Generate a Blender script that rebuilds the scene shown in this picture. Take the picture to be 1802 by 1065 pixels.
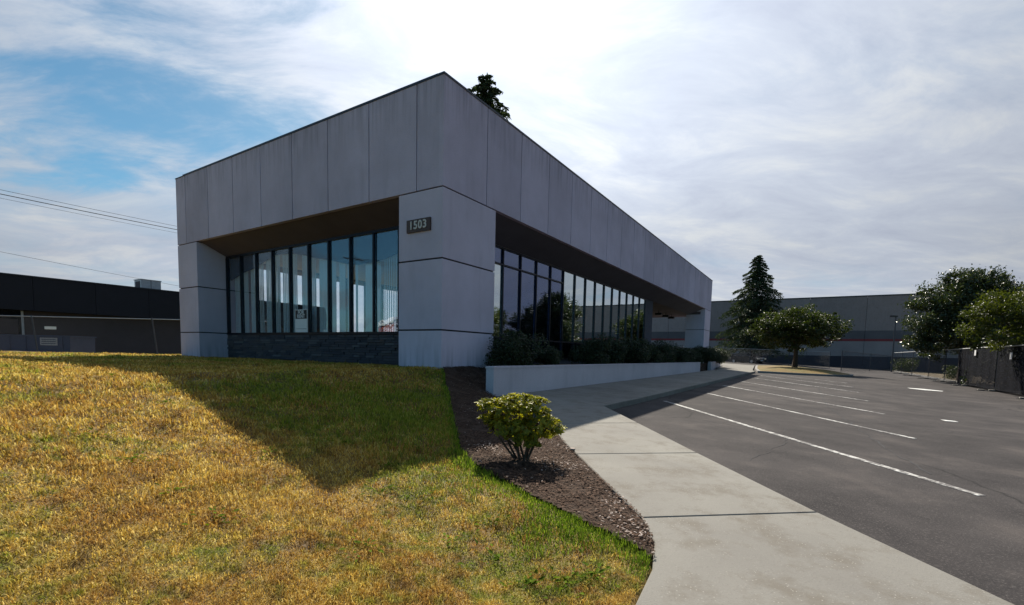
import bpy, math, random
import numpy as np
from mathutils import Vector, Matrix
random.seed(4); rng = np.random.default_rng(7)
scene = bpy.context.scene
for o in list(bpy.data.objects): bpy.data.objects.remove(o)
R = math.radians
A = R(32.6046)                       # bearing of the long facade
H0 = 1.30                            # camera height above the datum
CX, CY = -1.5394, 10.1431            # building corner nearest the camera
RD = np.array([math.sin(A), math.cos(A)]); LD = np.array([-math.cos(A), math.sin(A)])
ROT = math.pi/2 - A

# ------------------------------------------------------------ camera
cam = bpy.data.cameras.new('camera'); cob = bpy.data.objects.new('camera', cam)
scene.collection.objects.link(cob); scene.camera = cob
p, r = R(4.5659), R(1.2910)
rt0 = Vector((1, 0, 0)); up0 = Vector((0, math.sin(p), math.cos(p))); fw = Vector((0, math.cos(p), -math.sin(p)))
rt = math.cos(r)*rt0 + math.sin(r)*up0; up = -math.sin(r)*rt0 + math.cos(r)*up0
M = Matrix.Identity(4)
for i in range(3):
    M[i][0] = rt[i]; M[i][1] = up[i]; M[i][2] = -fw[i]
M[2][3] = H0
cob.matrix_world = M
cam.sensor_width = 36; cam.lens = 827.1/1802*36; cam.shift_y = (687.6-532.5)/1802
cam.clip_start = .05; cam.clip_end = 3000

# ------------------------------------------------------------ sky, sun, exposure
SUN_EL, SUN_AZ = R(43.9), R(-2.23)   # azimuth from +Y towards +X
sdir = Vector((math.sin(SUN_AZ)*math.cos(SUN_EL), math.cos(SUN_AZ)*math.cos(SUN_EL), math.sin(SUN_EL)))
w = bpy.data.worlds.new('World'); scene.world = w; w.use_nodes = True
nt = w.node_tree; nt.nodes.clear()
def N(nt, t, **kw):
    n = nt.nodes.new(t)
    for k, v in kw.items():
        if k.startswith('i_'):
            n.inputs[k[2:].replace('_', ' ')].default_value = v
        elif k.startswith('n_'): n.inputs[int(k[2:])].default_value = v
        else: setattr(n, k, v)
    return n
def L(nt, a, b): nt.links.new(a, b)
def ramp(nt, src, stops, interp='LINEAR'):
    n = nt.nodes.new('ShaderNodeValToRGB'); n.color_ramp.interpolation = interp
    cr = n.color_ramp
    while len(cr.elements) < len(stops): cr.elements.new(.5)
    for e, (pos, c) in zip(cr.elements, stops):
        e.position = pos; e.color = (*c, 1) if not isinstance(c, (int, float)) else (c, c, c, 1)
    L(nt, src, n.inputs[0]); return n.outputs[0]
def math_(nt, op, a, b=None, c=None):
    n = nt.nodes.new('ShaderNodeMath'); n.operation = op
    for i, v in enumerate((a, b, c)):
        if v is None: continue
        if isinstance(v, (int, float)): n.inputs[i].default_value = v
        else: L(nt, v, n.inputs[i])
    return n.outputs[0]
def mixc(nt, f, a, b, bt='MIX'):
    n = nt.nodes.new('ShaderNodeMix'); n.data_type = 'RGBA'; n.blend_type = bt
    for i, v in ((0, f), (6, a), (7, b)):
        if isinstance(v, (int, float)): n.inputs[i].default_value = v if i == 0 else (v, v, v, 1)
        elif isinstance(v, tuple): n.inputs[i].default_value = (*v, 1)
        else: L(nt, v, n.inputs[i])
    return n.outputs[2]
sky = N(nt, 'ShaderNodeTexSky', sky_type='NISHITA', sun_disc=False, sun_elevation=SUN_EL, sun_rotation=SUN_AZ,
        air_density=1.0, dust_density=.6, ozone_density=1.6, altitude=50)
tc = N(nt, 'ShaderNodeTexCoord')
sep = N(nt, 'ShaderNodeSeparateXYZ'); L(nt, tc.outputs['Generated'], sep.inputs[0])
zc = math_(nt, 'ADD', math_(nt, 'MAXIMUM', sep.outputs[2], 0.0), .16)
cmb = N(nt, 'ShaderNodeCombineXYZ')
L(nt, math_(nt, 'DIVIDE', sep.outputs[0], zc), cmb.inputs[0]); L(nt, math_(nt, 'DIVIDE', sep.outputs[1], zc), cmb.inputs[1])
def cmap(sc, rz, loc=(0, 0, 0)):
    m = N(nt, 'ShaderNodeMapping'); m.inputs['Scale'].default_value = sc; m.inputs['Rotation'].default_value = (0, 0, rz); m.inputs['Location'].default_value = loc
    L(nt, cmb.outputs[0], m.inputs[0]); return m.outputs[0]
n1 = N(nt, 'ShaderNodeTexNoise', i_Scale=1.25, i_Detail=8.0, i_Roughness=.58, i_Distortion=.25); L(nt, cmap((.42, .95, 1), R(28), (3.1, 1.7, 0)), n1.inputs['Vector'])
n2 = N(nt, 'ShaderNodeTexNoise', i_Scale=2.4, i_Detail=10.0, i_Roughness=.64, i_Distortion=.45); L(nt, cmap((.75, 1.35, 1), R(-25), (.4, 5.2, 0)), n2.inputs['Vector'])
n3 = N(nt, 'ShaderNodeTexNoise', i_Scale=.55, i_Detail=3.0, i_Roughness=.5); L(nt, cmap((1, 1, 1), 0, (7.7, 2.4, 0)), n3.inputs['Vector'])
# thin veil that thickens away from the left: blue gaps stay in the left of the sky
bias = math_(nt, 'MULTIPLY_ADD', sep.outputs[0], .22, .20)
bias = math_(nt, 'MINIMUM', bias, .22)
# the cirrus thins towards the side of the sky away from the sun
bias = math_(nt, 'SUBTRACT', bias, math_(nt, 'MULTIPLY', math_(nt, 'MAXIMUM', math_(nt, 'SUBTRACT', .30, sep.outputs[1]), 0.0), .45))
cov = math_(nt, 'ADD', math_(nt, 'MULTIPLY_ADD', n1.outputs[0], 1.0, bias), math_(nt, 'MULTIPLY_ADD', n2.outputs[0], .5, -.27))
lowsky = math_(nt, 'MULTIPLY', math_(nt, 'SUBTRACT', 1.0, math_(nt, 'MINIMUM', math_(nt, 'MULTIPLY', sep.outputs[2], 2.2), 1.0)), .27)
cov = math_(nt, 'ADD', cov, lowsky)
cover = ramp(nt, cov, [(.40, 0.0), (.60, .80), (.85, 1.0)], 'EASE')
# forward scattering round the sun
vd = N(nt, 'ShaderNodeVectorMath', operation='DOT_PRODUCT'); L(nt, tc.outputs['Generated'], vd.inputs[0]); vd.inputs[1].default_value = sdir
dt = math_(nt, 'MAXIMUM', vd.outputs['Value'], 0.0)
ph = math_(nt, 'MULTIPLY_ADD', vd.outputs['Value'], .5, .5)
glow = math_(nt, 'ADD', math_(nt, 'MULTIPLY', math_(nt, 'POWER', dt, 30.0), 1.3), math_(nt, 'MULTIPLY', math_(nt, 'POWER', ph, 3.0), 1.5))
shade = ramp(nt, n2.outputs[0], [(.32, (.77, .80, .90)), (.5, (.90, .93, 1.0)), (.66, (1.10, 1.09, 1.07))])
ccol = mixc(nt, 1.0, shade, (5.05, 5.35, 5.75), 'MULTIPLY')
thick = ramp(nt, n3.outputs[0], [(.35, 1.0), (.7, .86)])
bright = math_(nt, 'MULTIPLY', math_(nt, 'ADD', glow, .14), thick)
vm = N(nt, 'ShaderNodeVectorMath', operation='SCALE'); L(nt, ccol, vm.inputs[0]); L(nt, bright, vm.inputs['Scale'])
skyc = mixc(nt, 1.0, sky.outputs[0], (.50, .80, .84), 'MULTIPLY')
cover = math_(nt, 'MINIMUM', math_(nt, 'ADD', cover, math_(nt, 'MULTIPLY', math_(nt, 'POWER', dt, 16.0), .9)), 1.0)
col = mixc(nt, cover, skyc, vm.outputs[0])
bg = N(nt, 'ShaderNodeBackground', i_Strength=.08); L(nt, col, bg.inputs[0])
out = N(nt, 'ShaderNodeOutputWorld'); L(nt, bg.outputs[0], out.inputs[0])
sl = bpy.data.lights.new('sun', 'SUN'); sl.energy = 5.0; sl.angle = R(.53); sl.color = (1, .92, .78)
so = bpy.data.objects.new('sun', sl); scene.collection.objects.link(so)
so.rotation_euler = sdir.to_track_quat('Z', 'Y').to_euler(); so.location = (0, 30, 40)
scene.view_settings.view_transform = 'Standard'; scene.view_settings.look = 'None'
scene.view_settings.exposure = .52; scene.view_settings.gamma = 1
scene.render.engine = 'CYCLES'
scene.cycles.max_bounces = 7; scene.cycles.transparent_max_bounces = 16; scene.cycles.caustics_reflective = False

# ------------------------------------------------------------ coordinates and ground
PLh, PLx, PLy = 1.278, -.0337, .02665
def W(s, y, z=0):                     # building frame (s along the long face, y inward) to world
    v = np.array([CX, CY]) + s*RD + y*LD; return (v[0], v[1], z)
def ST(x, y):
    d = np.array([x-CX, y-CY]); return float(d@RD), float(-d@LD)
def zlot(x, y): return min(max(-PLh + PLx*x + PLy*y, -2.2), -.62) + H0
Es = [-12, -7.55, -5.69, -5.27, -4.94, -4.57, -3.24, -2.55, .12, 1.0]; Et = [8.5, 7.0, 6.14, 6.11, 6.02, 5.83, 4.69, 4.18, 1.35, 1.3]
def zter(x, y):
    s, t = ST(x, y)
    Te = np.interp(s, Es, Et); pw = np.interp(s, [-3, .12], [1.95, 1.1])
    zs = -PLh + PLx*x + PLy*y + .10
    u = min(max(t/Te, 0), 1); z = -.36 + (zs + .36)*(1-(1-u)**pw)
    if t > Te: z = min(z, zs - min((t-Te)*2, .3))
    if t < -12.5 and y > 15:
        k = min(max((y-18.5)/2.5, 0), 1); z = z - .30*k
    if s > .6 and t > -.1: z = min(z, -1.6)
    return z + H0
def bump_n(x, y):
    return .012*math.sin(x*3.1+1.3*math.sin(y*2.3)) + .012*math.sin(y*4.3+x*1.7) + .006*math.sin(x*9.1)*math.cos(y*8.3)

# ------------------------------------------------------------ materials
MATS = {}
def newmat(name):
    m = bpy.data.materials.new(name); m.use_nodes = True
    b = m.node_tree.nodes['Principled BSDF']; MATS[name] = m
    return m, m.node_tree, b
def tex(nt, coord='Object', scale=(1, 1, 1)):
    t = N(nt, 'ShaderNodeTexCoord'); mp = N(nt, 'ShaderNodeMapping'); mp.inputs['Scale'].default_value = scale
    if coord == 'World':
        g = N(nt, 'ShaderNodeNewGeometry'); L(nt, g.outputs['Position'], mp.inputs[0])
    else: L(nt, t.outputs[coord], mp.inputs[0])
    return mp.outputs[0]
def noise(nt, vec, sc, det=4, ro=.55, di=0):
    n = N(nt, 'ShaderNodeTexNoise', i_Scale=float(sc), i_Detail=float(det), i_Roughness=ro, i_Distortion=float(di)); L(nt, vec, n.inputs['Vector']); return n.outputs[0]
def bump(nt, b, h, st, dist=.01):
    bp = N(nt, 'ShaderNodeBump', i_Strength=st, i_Distance=dist); L(nt, h, bp.inputs['Height']); L(nt, bp.outputs[0], b.inputs['Normal'])
def plain(name, c, rough=.6, metal=0, var=.12, sc=6., bst=.15, coord='Object', spec=.5):
    m, nt, b = newmat(name); v = tex(nt, coord)
    n = noise(nt, v, sc, 6); f = noise(nt, v, sc*12, 3)
    c1 = tuple(x*(1-var) for x in c); c2 = tuple(min(1, x*(1+var)) for x in c)
    base = ramp(nt, n, [(.3, c1), (.7, c2)])
    oi = N(nt, 'ShaderNodeObjectInfo')
    hv = N(nt, 'ShaderNodeHueSaturation'); L(nt, base, hv.inputs['Color']); L(nt, math_(nt, 'MULTIPLY_ADD', oi.outputs['Random'], var*.8, 1-var*.4), hv.inputs['Value'])
    L(nt, hv.outputs[0], b.inputs['Base Color'])
    b.inputs['Roughness'].default_value = rough; b.inputs['Metallic'].default_value = metal; b.inputs['Specular IOR Level'].default_value = spec
    if bst: bump(nt, b, f, bst, .004)
    return m
def concrete_wall(name, c, var=.1, fine=55., bst=.55, drip=None):
    m, nt, b = newmat(name); v = tex(nt); vs = tex(nt, scale=(1.6, 1.6, .35))
    big = noise(nt, v, .7, 5, .6); streak = noise(nt, vs, 1.6, 6, .6, .3); f = noise(nt, v, fine, 3, .7); vo = N(nt, 'ShaderNodeTexVoronoi', i_Scale=fine*1.3); L(nt, v, vo.inputs['Vector'])
    base = ramp(nt, big, [(.3, tuple(x*(1-var) for x in c)), (.7, tuple(x*(1+var*.7) for x in c))])
    base = mixc(nt, ramp(nt, streak, [(.54, 0.0), (.76, .38)]), base, tuple(x*.66 for x in c))
    base = mixc(nt, ramp(nt, f, [(.56, 0.0), (.7, .5)]), base, tuple(x*.55 for x in c))
    base = mixc(nt, ramp(nt, vo.outputs['Distance'], [(.0, .35), (.28, 0.0)]), base, tuple(min(1, x*1.5) for x in c))
    if drip:                          # run-off stains hanging from the coping, splash dirt at the foot
        sz = N(nt, 'ShaderNodeSeparateXYZ'); L(nt, v, sz.inputs[0]); vd_ = tex(nt, scale=(9, 9, .5)); dn = noise(nt, vd_, 1.0, 4, .6)
        hi = N(nt, 'ShaderNodeMapRange'); hi.inputs['From Min'].default_value = drip[0]; hi.inputs['From Max'].default_value = drip[1]; L(nt, sz.outputs[2], hi.inputs['Value'])
        base = mixc(nt, math_(nt, 'MULTIPLY', math_(nt, 'MULTIPLY', hi.outputs[0], ramp(nt, dn, [(.45, 0.0), (.68, 1.0)])), .6), base, tuple(x*.42 for x in c))
    oi = N(nt, 'ShaderNodeObjectInfo'); hv = N(nt, 'ShaderNodeHueSaturation'); L(nt, base, hv.inputs['Color']); L(nt, math_(nt, 'MULTIPLY_ADD', oi.outputs['Random'], .14, .93), hv.inputs['Value'])
    L(nt, hv.outputs[0], b.inputs['Base Color']); b.inputs['Roughness'].default_value = .88; b.inputs['Specular IOR Level'].default_value = .25
    bump(nt, b, f, bst, .012); return m
concrete_wall('panel_concrete', (.56, .50, .62), .13, 45., .7, (6.0, 7.0))
concrete_wall('column_concrete', (.62, .56, .68), .12, 80., .4, (1.5, .9))
concrete_wall('planter_concrete', (.66, .59, .64), .1, 30., .3)
concrete_wall('warehouse_concrete', (.33, .265, .26), .08, 3., .2)
plain('warehouse_grey', (.13, .115, .125), .85, sc=.5); plain('warehouse_red', (.24, .035, .04), .7, sc=.5); plain('warehouse_light', (.33, .27, .27), .85, sc=.5)
plain('warehouse_dark', (.05, .042, .055), .85, sc=.5)
plain('joint_dark', (.035, .035, .04), .9); plain('coping_metal', (.05, .055, .07), .45, .6)
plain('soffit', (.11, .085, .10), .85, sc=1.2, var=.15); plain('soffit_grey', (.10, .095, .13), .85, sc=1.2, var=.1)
plain('frame_metal', (.018, .02, .03), .35, .7); plain('wall_dark', (.06, .065, .09), .8)
plain('plaque', (.07, .038, .030), .5); plain('digit', (.55, .53, .5), .5, bst=0); plain('sign_black', (.008, .008, .015), .5, bst=0); plain('sign_white', (.8, .8, .8), .5, var=.03, bst=0)
plain('interior', (.62, .62, .60), .9); plain('interior_floor', (.42, .38, .33), .7); plain('valance', (.03, .035, .06), .9)
plain('white_paint', (.72, .72, .70), .6, sc=3); plain('galv', (.42, .43, .45), .45, .7); plain('fence_dark', (.06, .065, .08), .6, .3)
plain('bark', (.07, .05, .035), .95, sc=14., var=.4, bst=.8); plain('black_plastic', (.015, .015, .017), .5)
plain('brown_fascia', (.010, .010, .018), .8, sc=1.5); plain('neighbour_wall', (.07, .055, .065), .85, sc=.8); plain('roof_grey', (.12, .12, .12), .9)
plain('unit_metal', (.45, .47, .50), .5, .4); plain('blue_paint', (.045, .07, .15), .6); plain('cream', (.62, .57, .42), .8, sc=.8)
plain('brick_red', (.34, .07, .045), .85, sc=4.); plain('white_trim', (.75, .75, .75), .6); plain('car_paint', (.012, .014, .022), .2, .3, spec=.6); plain('tyre', (.015, .015, .015), .9)
plain('alloy', (.4, .4, .42), .35, .8); plain('wood_pole', (.10, .075, .055), .9, sc=10.); plain('wire', (.02, .02, .025), .6); plain('chip', (.070, .036, .020), .95, sc=20., var=.55)
plain('pale_litter', (.42, .34, .30), .9, sc=20., var=.3); plain('kerb_concrete', (.27, .255, .24), .9, sc=5.)
m, nt, b = newmat('car_glass'); b.inputs['Base Color'].default_value = (.01, .012, .015, 1); b.inputs['Roughness'].default_value = .05
m, nt, b = newmat('headlamp'); b.inputs['Base Color'].default_value = (.8, .8, .82, 1); b.inputs['Roughness'].default_value = .08; b.inputs['Metallic'].default_value = .9
def glass(name, tint, refl, wav=.0, rc=(1, 1, 1)):
    m, nt, b = newmat(name); nt.nodes.remove(b); o = nt.nodes['Material Output']
    tr = N(nt, 'ShaderNodeBsdfTransparent'); tr.inputs[0].default_value = (*tint, 1)
    gl = N(nt, 'ShaderNodeBsdfGlossy'); gl.inputs['Roughness'].default_value = .01; gl.inputs[0].default_value = (*rc, 1)
    lw = N(nt, 'ShaderNodeLayerWeight', i_Blend=.35)
    f = math_(nt, 'MINIMUM', math_(nt, 'ADD', math_(nt, 'MULTIPLY', lw.outputs['Fresnel'], .22 if refl < .05 else .55), refl), .95)
    if wav:
        v = tex(nt, scale=(1, 1, .6)); n = noise(nt, v, 1.1, 2)
        bp = N(nt, 'ShaderNodeBump', i_Strength=wav, i_Distance=.02); L(nt, n, bp.inputs['Height']); L(nt, bp.outputs[0], gl.inputs['Normal'])
    mx = N(nt, 'ShaderNodeMixShader'); L(nt, f, mx.inputs[0]); L(nt, tr.outputs[0], mx.inputs[1]); L(nt, gl.outputs[0], mx.inputs[2]); L(nt, mx.outputs[0], o.inputs[0])
    return m
glass('pane_left', (.97, .99, 1.0), .02, .25, (.8, .92, 1))
glass('pane_dark', (.40, .44, .60), .22, .08, (.60, .68, .88))
glass('pane_bright', (.80, .86, .88), .76, .08, (.90, .98, 1))
m, nt, b = newmat('blind'); v = tex(nt, scale=(1, 6, .3)); c = ramp(nt, noise(nt, v, 4, 4), [(.3, (.70, .80, .84)), (.7, (.85, .92, .93))]); L(nt, c, b.inputs['Base Color']); b.inputs['Roughness'].default_value = .8
tl = N(nt, 'ShaderNodeBsdfTranslucent'); tl.inputs[0].default_value = (.72, .84, .86, 1); mx = N(nt, 'ShaderNodeMixShader', n_0=.2); L(nt, b.outputs[0], mx.inputs[1]); L(nt, tl.outputs[0], mx.inputs[2]); L(nt, mx.outputs[0], nt.nodes['Material Output'].inputs[0])

# asphalt
m, nt, b = newmat('asphalt'); v = tex(nt, 'World')
big = noise(nt, v, .16, 5, .6, .8); mid = noise(nt, v, .9, 6, .65); fine = noise(nt, v, 70, 3, .7); vo = N(nt, 'ShaderNodeTexVoronoi', i_Scale=120.); L(nt, v, vo.inputs['Vector'])
c = ramp(nt, big, [(.3, (.042, .038, .039)), (.7, (.077, .069, .069))]); c = mixc(nt, ramp(nt, mid, [(.3, .8), (.55, 0.0)]), c, (.024, .022, .024)); c = mixc(nt, ramp(nt, mid, [(.55, 0.0), (.72, .6)]), c, (.115, .099, .093))
c = mixc(nt, ramp(nt, fine, [(.55, 0.0), (.7, .7)]), c, (.15, .135, .13)); c = mixc(nt, ramp(nt, fine, [(.25, .5), (.45, 0.0)]), c, (.02, .02, .022))
def cracks(nt, v, sc, wd, di=.35):
    wn = N(nt, 'ShaderNodeTexNoise', i_Scale=1.2, i_Detail=5.0); L(nt, v, wn.inputs['Vector'])
    add = N(nt, 'ShaderNodeMix', data_type='VECTOR'); add.inputs[0].default_value = di; L(nt, v, add.inputs[4]); L(nt, wn.outputs['Color'], add.inputs[5])
    vv = N(nt, 'ShaderNodeTexVoronoi', feature='DISTANCE_TO_EDGE', i_Scale=sc); L(nt, add.outputs[1], vv.inputs['Vector'])
    return ramp(nt, vv.outputs['Distance'], [(0.0, 1.0), (wd, 0.0)])
cr = math_(nt, 'MULTIPLY', cracks(nt, v, .3, .005), ramp(nt, noise(nt, v, .35, 2), [(.46, 0.0), (.52, .9)]))
c = mixc(nt, cr, c, (.02, .019, .02)); L(nt, c, b.inputs['Base Color']); b.inputs['Roughness'].default_value = .9; b.inputs['Specular IOR Level'].default_value = .15; bump(nt, b, fine, .6, .006)
# sidewalk
m, nt, b = newmat('sidewalk_concrete'); v = tex(nt, 'World')
big = noise(nt, v, .6, 5, .6, .5); mid = noise(nt, v, 3.5, 6, .7); fine = noise(nt, v, 90, 3, .7); vo = N(nt, 'ShaderNodeTexVoronoi', i_Scale=42.); L(nt, v, vo.inputs['Vector'])
c = ramp(nt, big, [(.3, (.19, .18, .165)), (.7, (.255, .245, .22))]); c = mixc(nt, ramp(nt, mid, [(.48, 0.0), (.66, .6)]), c, (.135, .115, .09)); c = mixc(nt, ramp(nt, fine, [(.55, 0.0), (.72, .6)]), c, (.14, .13, .12)); 
c = mixc(nt, math_(nt, 'MULTIPLY', ramp(nt, vo.outputs['Distance'], [(.08, .8), (.2, 0.0)]), ramp(nt, mid, [(.45, .2), (.6, 1.0)])), c, (.42, .40, .37))
oi = N(nt, 'ShaderNodeObjectInfo'); hv = N(nt, 'ShaderNodeHueSaturation'); L(nt, c, hv.inputs['Color']); L(nt, math_(nt, 'MULTIPLY_ADD', oi.outputs['Random'], .12, .92), hv.inputs['Value'])
L(nt, hv.outputs[0], b.inputs['Base Color']); b.inputs['Roughness'].default_value = .85; b.inputs['Specular IOR Level'].default_value = .3; bump(nt, b, fine, .5, .005)
# worn line paint
m, nt, b = newmat('line_paint'); v = tex(nt, 'World'); f = noise(nt, v, 14, 6, .75); g = noise(nt, v, 1.1, 3)
c = mixc(nt, ramp(nt, math_(nt, 'ADD', f, math_(nt, 'MULTIPLY', g, .5)), [(.64, 0.0), (.80, .95)]), (.62, .61, .59), (.10, .09, .09)); L(nt, c, b.inputs['Base Color']); b.inputs['Roughness'].default_value = .75
# lawn: the same patchy colour for soil thatch and blades
def lawn_mat(name, blades):
    m, nt, b = newmat(name); v = tex(nt, 'World', (1, 1, 0))
    big = noise(nt, v, .55, 4, .55, .6); mid = noise(nt, v, 2.6, 5, .6, .5); sm = noise(nt, v, 9, 4, .6)
    if blades:
        at = N(nt, 'ShaderNodeAttribute', attribute_name='rnd'); rnd = at.outputs['Fac']
        at2 = N(nt, 'ShaderNodeAttribute', attribute_name='green'); gr = at2.outputs['Fac']
    else:
        rnd = noise(nt, v, 60, 3, .7); gr = None
    straw = ramp(nt, rnd, [(0, (.40, .23, .030)), (.35, (.58, .39, .065)), (.7, (.76, .56, .12)), (1, (.86, .72, .30))])
    orange = ramp(nt, rnd, [(0, (.24, .10, .018)), (.5, (.46, .26, .05)), (1, (.62, .42, .11))])
    c = mixc(nt, ramp(nt, mid, [(.40, 0.0), (.58, .9)]), straw, orange)
    c = mixc(nt, ramp(nt, noise(nt, v, 5.5, 4, .6, .4), [(.55, 0.0), (.66, .75)]), c, (.14, .075, .022))
    green = ramp(nt, rnd, [(0, (.06, .12, .008)), (.5, (.16, .26, .016)), (1, (.32, .40, .04))])
    gm = math_(nt, 'ADD', math_(nt, 'MULTIPLY', big, .62), math_(nt, 'MULTIPLY', sm, .42))
    gf = ramp(nt, gm, [(.505, 0.0), (.60, .8)])
    if gr is not None: gf = math_(nt, 'MAXIMUM', gf, gr)
    c = mixc(nt, gf, c, green)
    if not blades: c = mixc(nt, .75, c, (.045, .026, .010))
    L(nt, c, b.inputs['Base Color']); b.inputs['Roughness'].default_value = .75; b.inputs['Specular IOR Level'].default_value = .25
    if blades:
        tl = N(nt, 'ShaderNodeBsdfTranslucent'); L(nt, c, tl.inputs[0]); mx = N(nt, 'ShaderNodeMixShader', n_0=.48); L(nt, b.outputs[0], mx.inputs[1]); L(nt, tl.outputs[0], mx.inputs[2]); L(nt, mx.outputs[0], nt.nodes['Material Output'].inputs[0])
    else: bump(nt, b, sm, .8, .03)
lawn_mat('lawn_soil', False); lawn_mat('grass_blade', True)
m, nt, b = newmat('mulch'); v = tex(nt, 'World'); f = noise(nt, v, 45, 5, .7); g = noise(nt, v, 6, 4)
c = ramp(nt, f, [(.3, (.014, .008, .006)), (.5, (.04, .023, .016)), (.68, (.09, .055, .038)), (.8, (.18, .125, .09))]); c = mixc(nt, ramp(nt, g, [(.45, 0.0), (.65, .5)]), c, (.14, .105, .085)); L(nt, c, b.inputs['Base Color']); b.inputs['Roughness'].default_value = .95; b.inputs['Specular IOR Level'].default_value = .15; bump(nt, b, f, 1., .03)
plain('dirt', (.16, .12, .07), .95, sc=1.2, var=.4, coord='World', bst=.6); plain('far_ground', (.09, .10, .05), .95, sc=.05, var=.3, coord='World')
def leafmat(name, lo, hi, tr=.35, rough=.4, spec=.5):
    m, nt, b = newmat(name); at = N(nt, 'ShaderNodeAttribute', attribute_name='rnd'); c = ramp(nt, at.outputs['Fac'], [(0, lo), (1, hi)])
    L(nt, c, b.inputs['Base Color']); b.inputs['Roughness'].default_value = rough; b.inputs['Specular IOR Level'].default_value = spec
    tl = N(nt, 'ShaderNodeBsdfTranslucent'); L(nt, mixc(nt, 1.0, c, (1.5, 1.5, .5), 'MULTIPLY'), tl.inputs[0]); mx = N(nt, 'ShaderNodeMixShader', n_0=tr); L(nt, b.outputs[0], mx.inputs[1]); L(nt, tl.outputs[0], mx.inputs[2]); L(nt, mx.outputs[0], nt.nodes['Material Output'].inputs[0])
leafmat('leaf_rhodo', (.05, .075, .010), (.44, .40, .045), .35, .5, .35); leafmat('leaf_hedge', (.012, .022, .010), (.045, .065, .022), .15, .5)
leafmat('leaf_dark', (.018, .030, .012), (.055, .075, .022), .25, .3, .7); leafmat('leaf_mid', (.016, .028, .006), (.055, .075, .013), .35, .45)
leafmat('leaf_light', (.025, .040, .006), (.085, .10, .014), .4, .45); leafmat('needle', (.022, .038, .026), (.075, .105, .06), .15, .6, .2)
leafmat('weed', (.045, .085, .006), (.14, .21, .014), .3, .8, .05)
stone_m, nt, b = newmat('stone'); v = tex(nt); n = noise(nt, v, 14, 5); oi = N(nt, 'ShaderNodeObjectInfo')
c = ramp(nt, oi.outputs['Random'], [(0, (.035, .035, .05)), (.5, (.075, .072, .09)), (.85, (.10, .085, .085)), (1, (.17, .165, .18))]); c = mixc(nt, .35, c, ramp(nt, n, [(.3, (.03, .03, .04)), (.7, (.14, .135, .15))])); L(nt, c, b.inputs['Base Color']); b.inputs['Roughness'].default_value = .85; bump(nt, b, n, .8, .02)

# ------------------------------------------------------------ helpers
COL = scene.collection
def tag(o, label=None, cat=None, group=None, kind=None):
    for k, v in (('label', label), ('category', cat), ('group', group), ('kind', kind)):
        if v: o[k] = v
    return o
def empty(name, loc, rz=0, **kw):
    o = bpy.data.objects.new(name, None); COL.objects.link(o); o.location = loc; o.rotation_euler = (0, 0, rz); o.empty_display_size = .3
    return tag(o, **kw)
class MB:
    def __init__(s): s.v = []; s.f = []
    def add(s, vs, fs):
        k = len(s.v); s.v += [tuple(map(float, q)) for q in vs]; s.f += [tuple(i+k for i in q) for q in fs]; return s
    def box(s, x0, x1, y0, y1, z0, z1):
        return s.add([(x0, y0, z0), (x1, y0, z0), (x1, y1, z0), (x0, y1, z0), (x0, y0, z1), (x1, y0, z1), (x1, y1, z1), (x0, y1, z1)],
                     [(0, 3, 2, 1), (4, 5, 6, 7), (0, 1, 5, 4), (1, 2, 6, 5), (2, 3, 7, 6), (3, 0, 4, 7)])
    def prism(s, poly, z0, z1):      # poly ccw; z0, z1 numbers or per-vertex lists
        n = len(poly)
        if sum(poly[i][0]*poly[(i+1) % n][1]-poly[(i+1) % n][0]*poly[i][1] for i in range(n)) < 0: poly = poly[::-1]; z0 = z0[::-1] if isinstance(z0, list) else z0; z1 = z1[::-1] if isinstance(z1, list) else z1
        a = z0 if isinstance(z0, list) else [z0]*n; c = z1 if isinstance(z1, list) else [z1]*n
        vs = [(p_[0], p_[1], a[i]) for i, p_ in enumerate(poly)] + [(p_[0], p_[1], c[i]) for i, p_ in enumerate(poly)]
        return s.add(vs, [tuple(range(n-1, -1, -1)), tuple(range(n, 2*n))] + [(i, (i+1) % n, n+(i+1) % n, n+i) for i in range(n)])
    def bar(s, a, b, r0, r1=None, n=6):
        a = Vector(a); b = Vector(b); r1 = r0 if r1 is None else r1; d = (b-a)
        if d.length < 1e-6: return s
        q = d.to_track_quat('Z', 'Y'); vs = []
        for P, rr in ((a, r0), (b, r1)):
            for i in range(n):
                t = 2*math.pi*(i+.5)/n; vs.append(P + q @ Vector((rr*math.cos(t), rr*math.sin(t), 0)))
        return s.add(vs, [(i, (i+1) % n, n+(i+1) % n, n+i) for i in range(n)] + [tuple(range(n-1, -1, -1)), tuple(range(n, 2*n))])
    def tube(s, pts, rad, n=6):
        for i in range(len(pts)-1): s.bar(pts[i], pts[i+1], rad[i] if isinstance(rad, list) else rad, rad[i+1] if isinstance(rad, list) else rad, n)
        return s
    def obj(s, name, mat, parent=None, **kw):
        me = bpy.data.meshes.new(name); me.from_pydata(s.v, [], s.f); me.validate(); me.update()
        me.materials.append(MATS[mat]); o = bpy.data.objects.new(name, me); COL.objects.link(o)
        if parent: o.parent = parent
        return tag(o, **kw)
def boxo(name, b, mat, parent, **kw): return MB().box(*b).obj(name, mat, parent, **kw)
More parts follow.
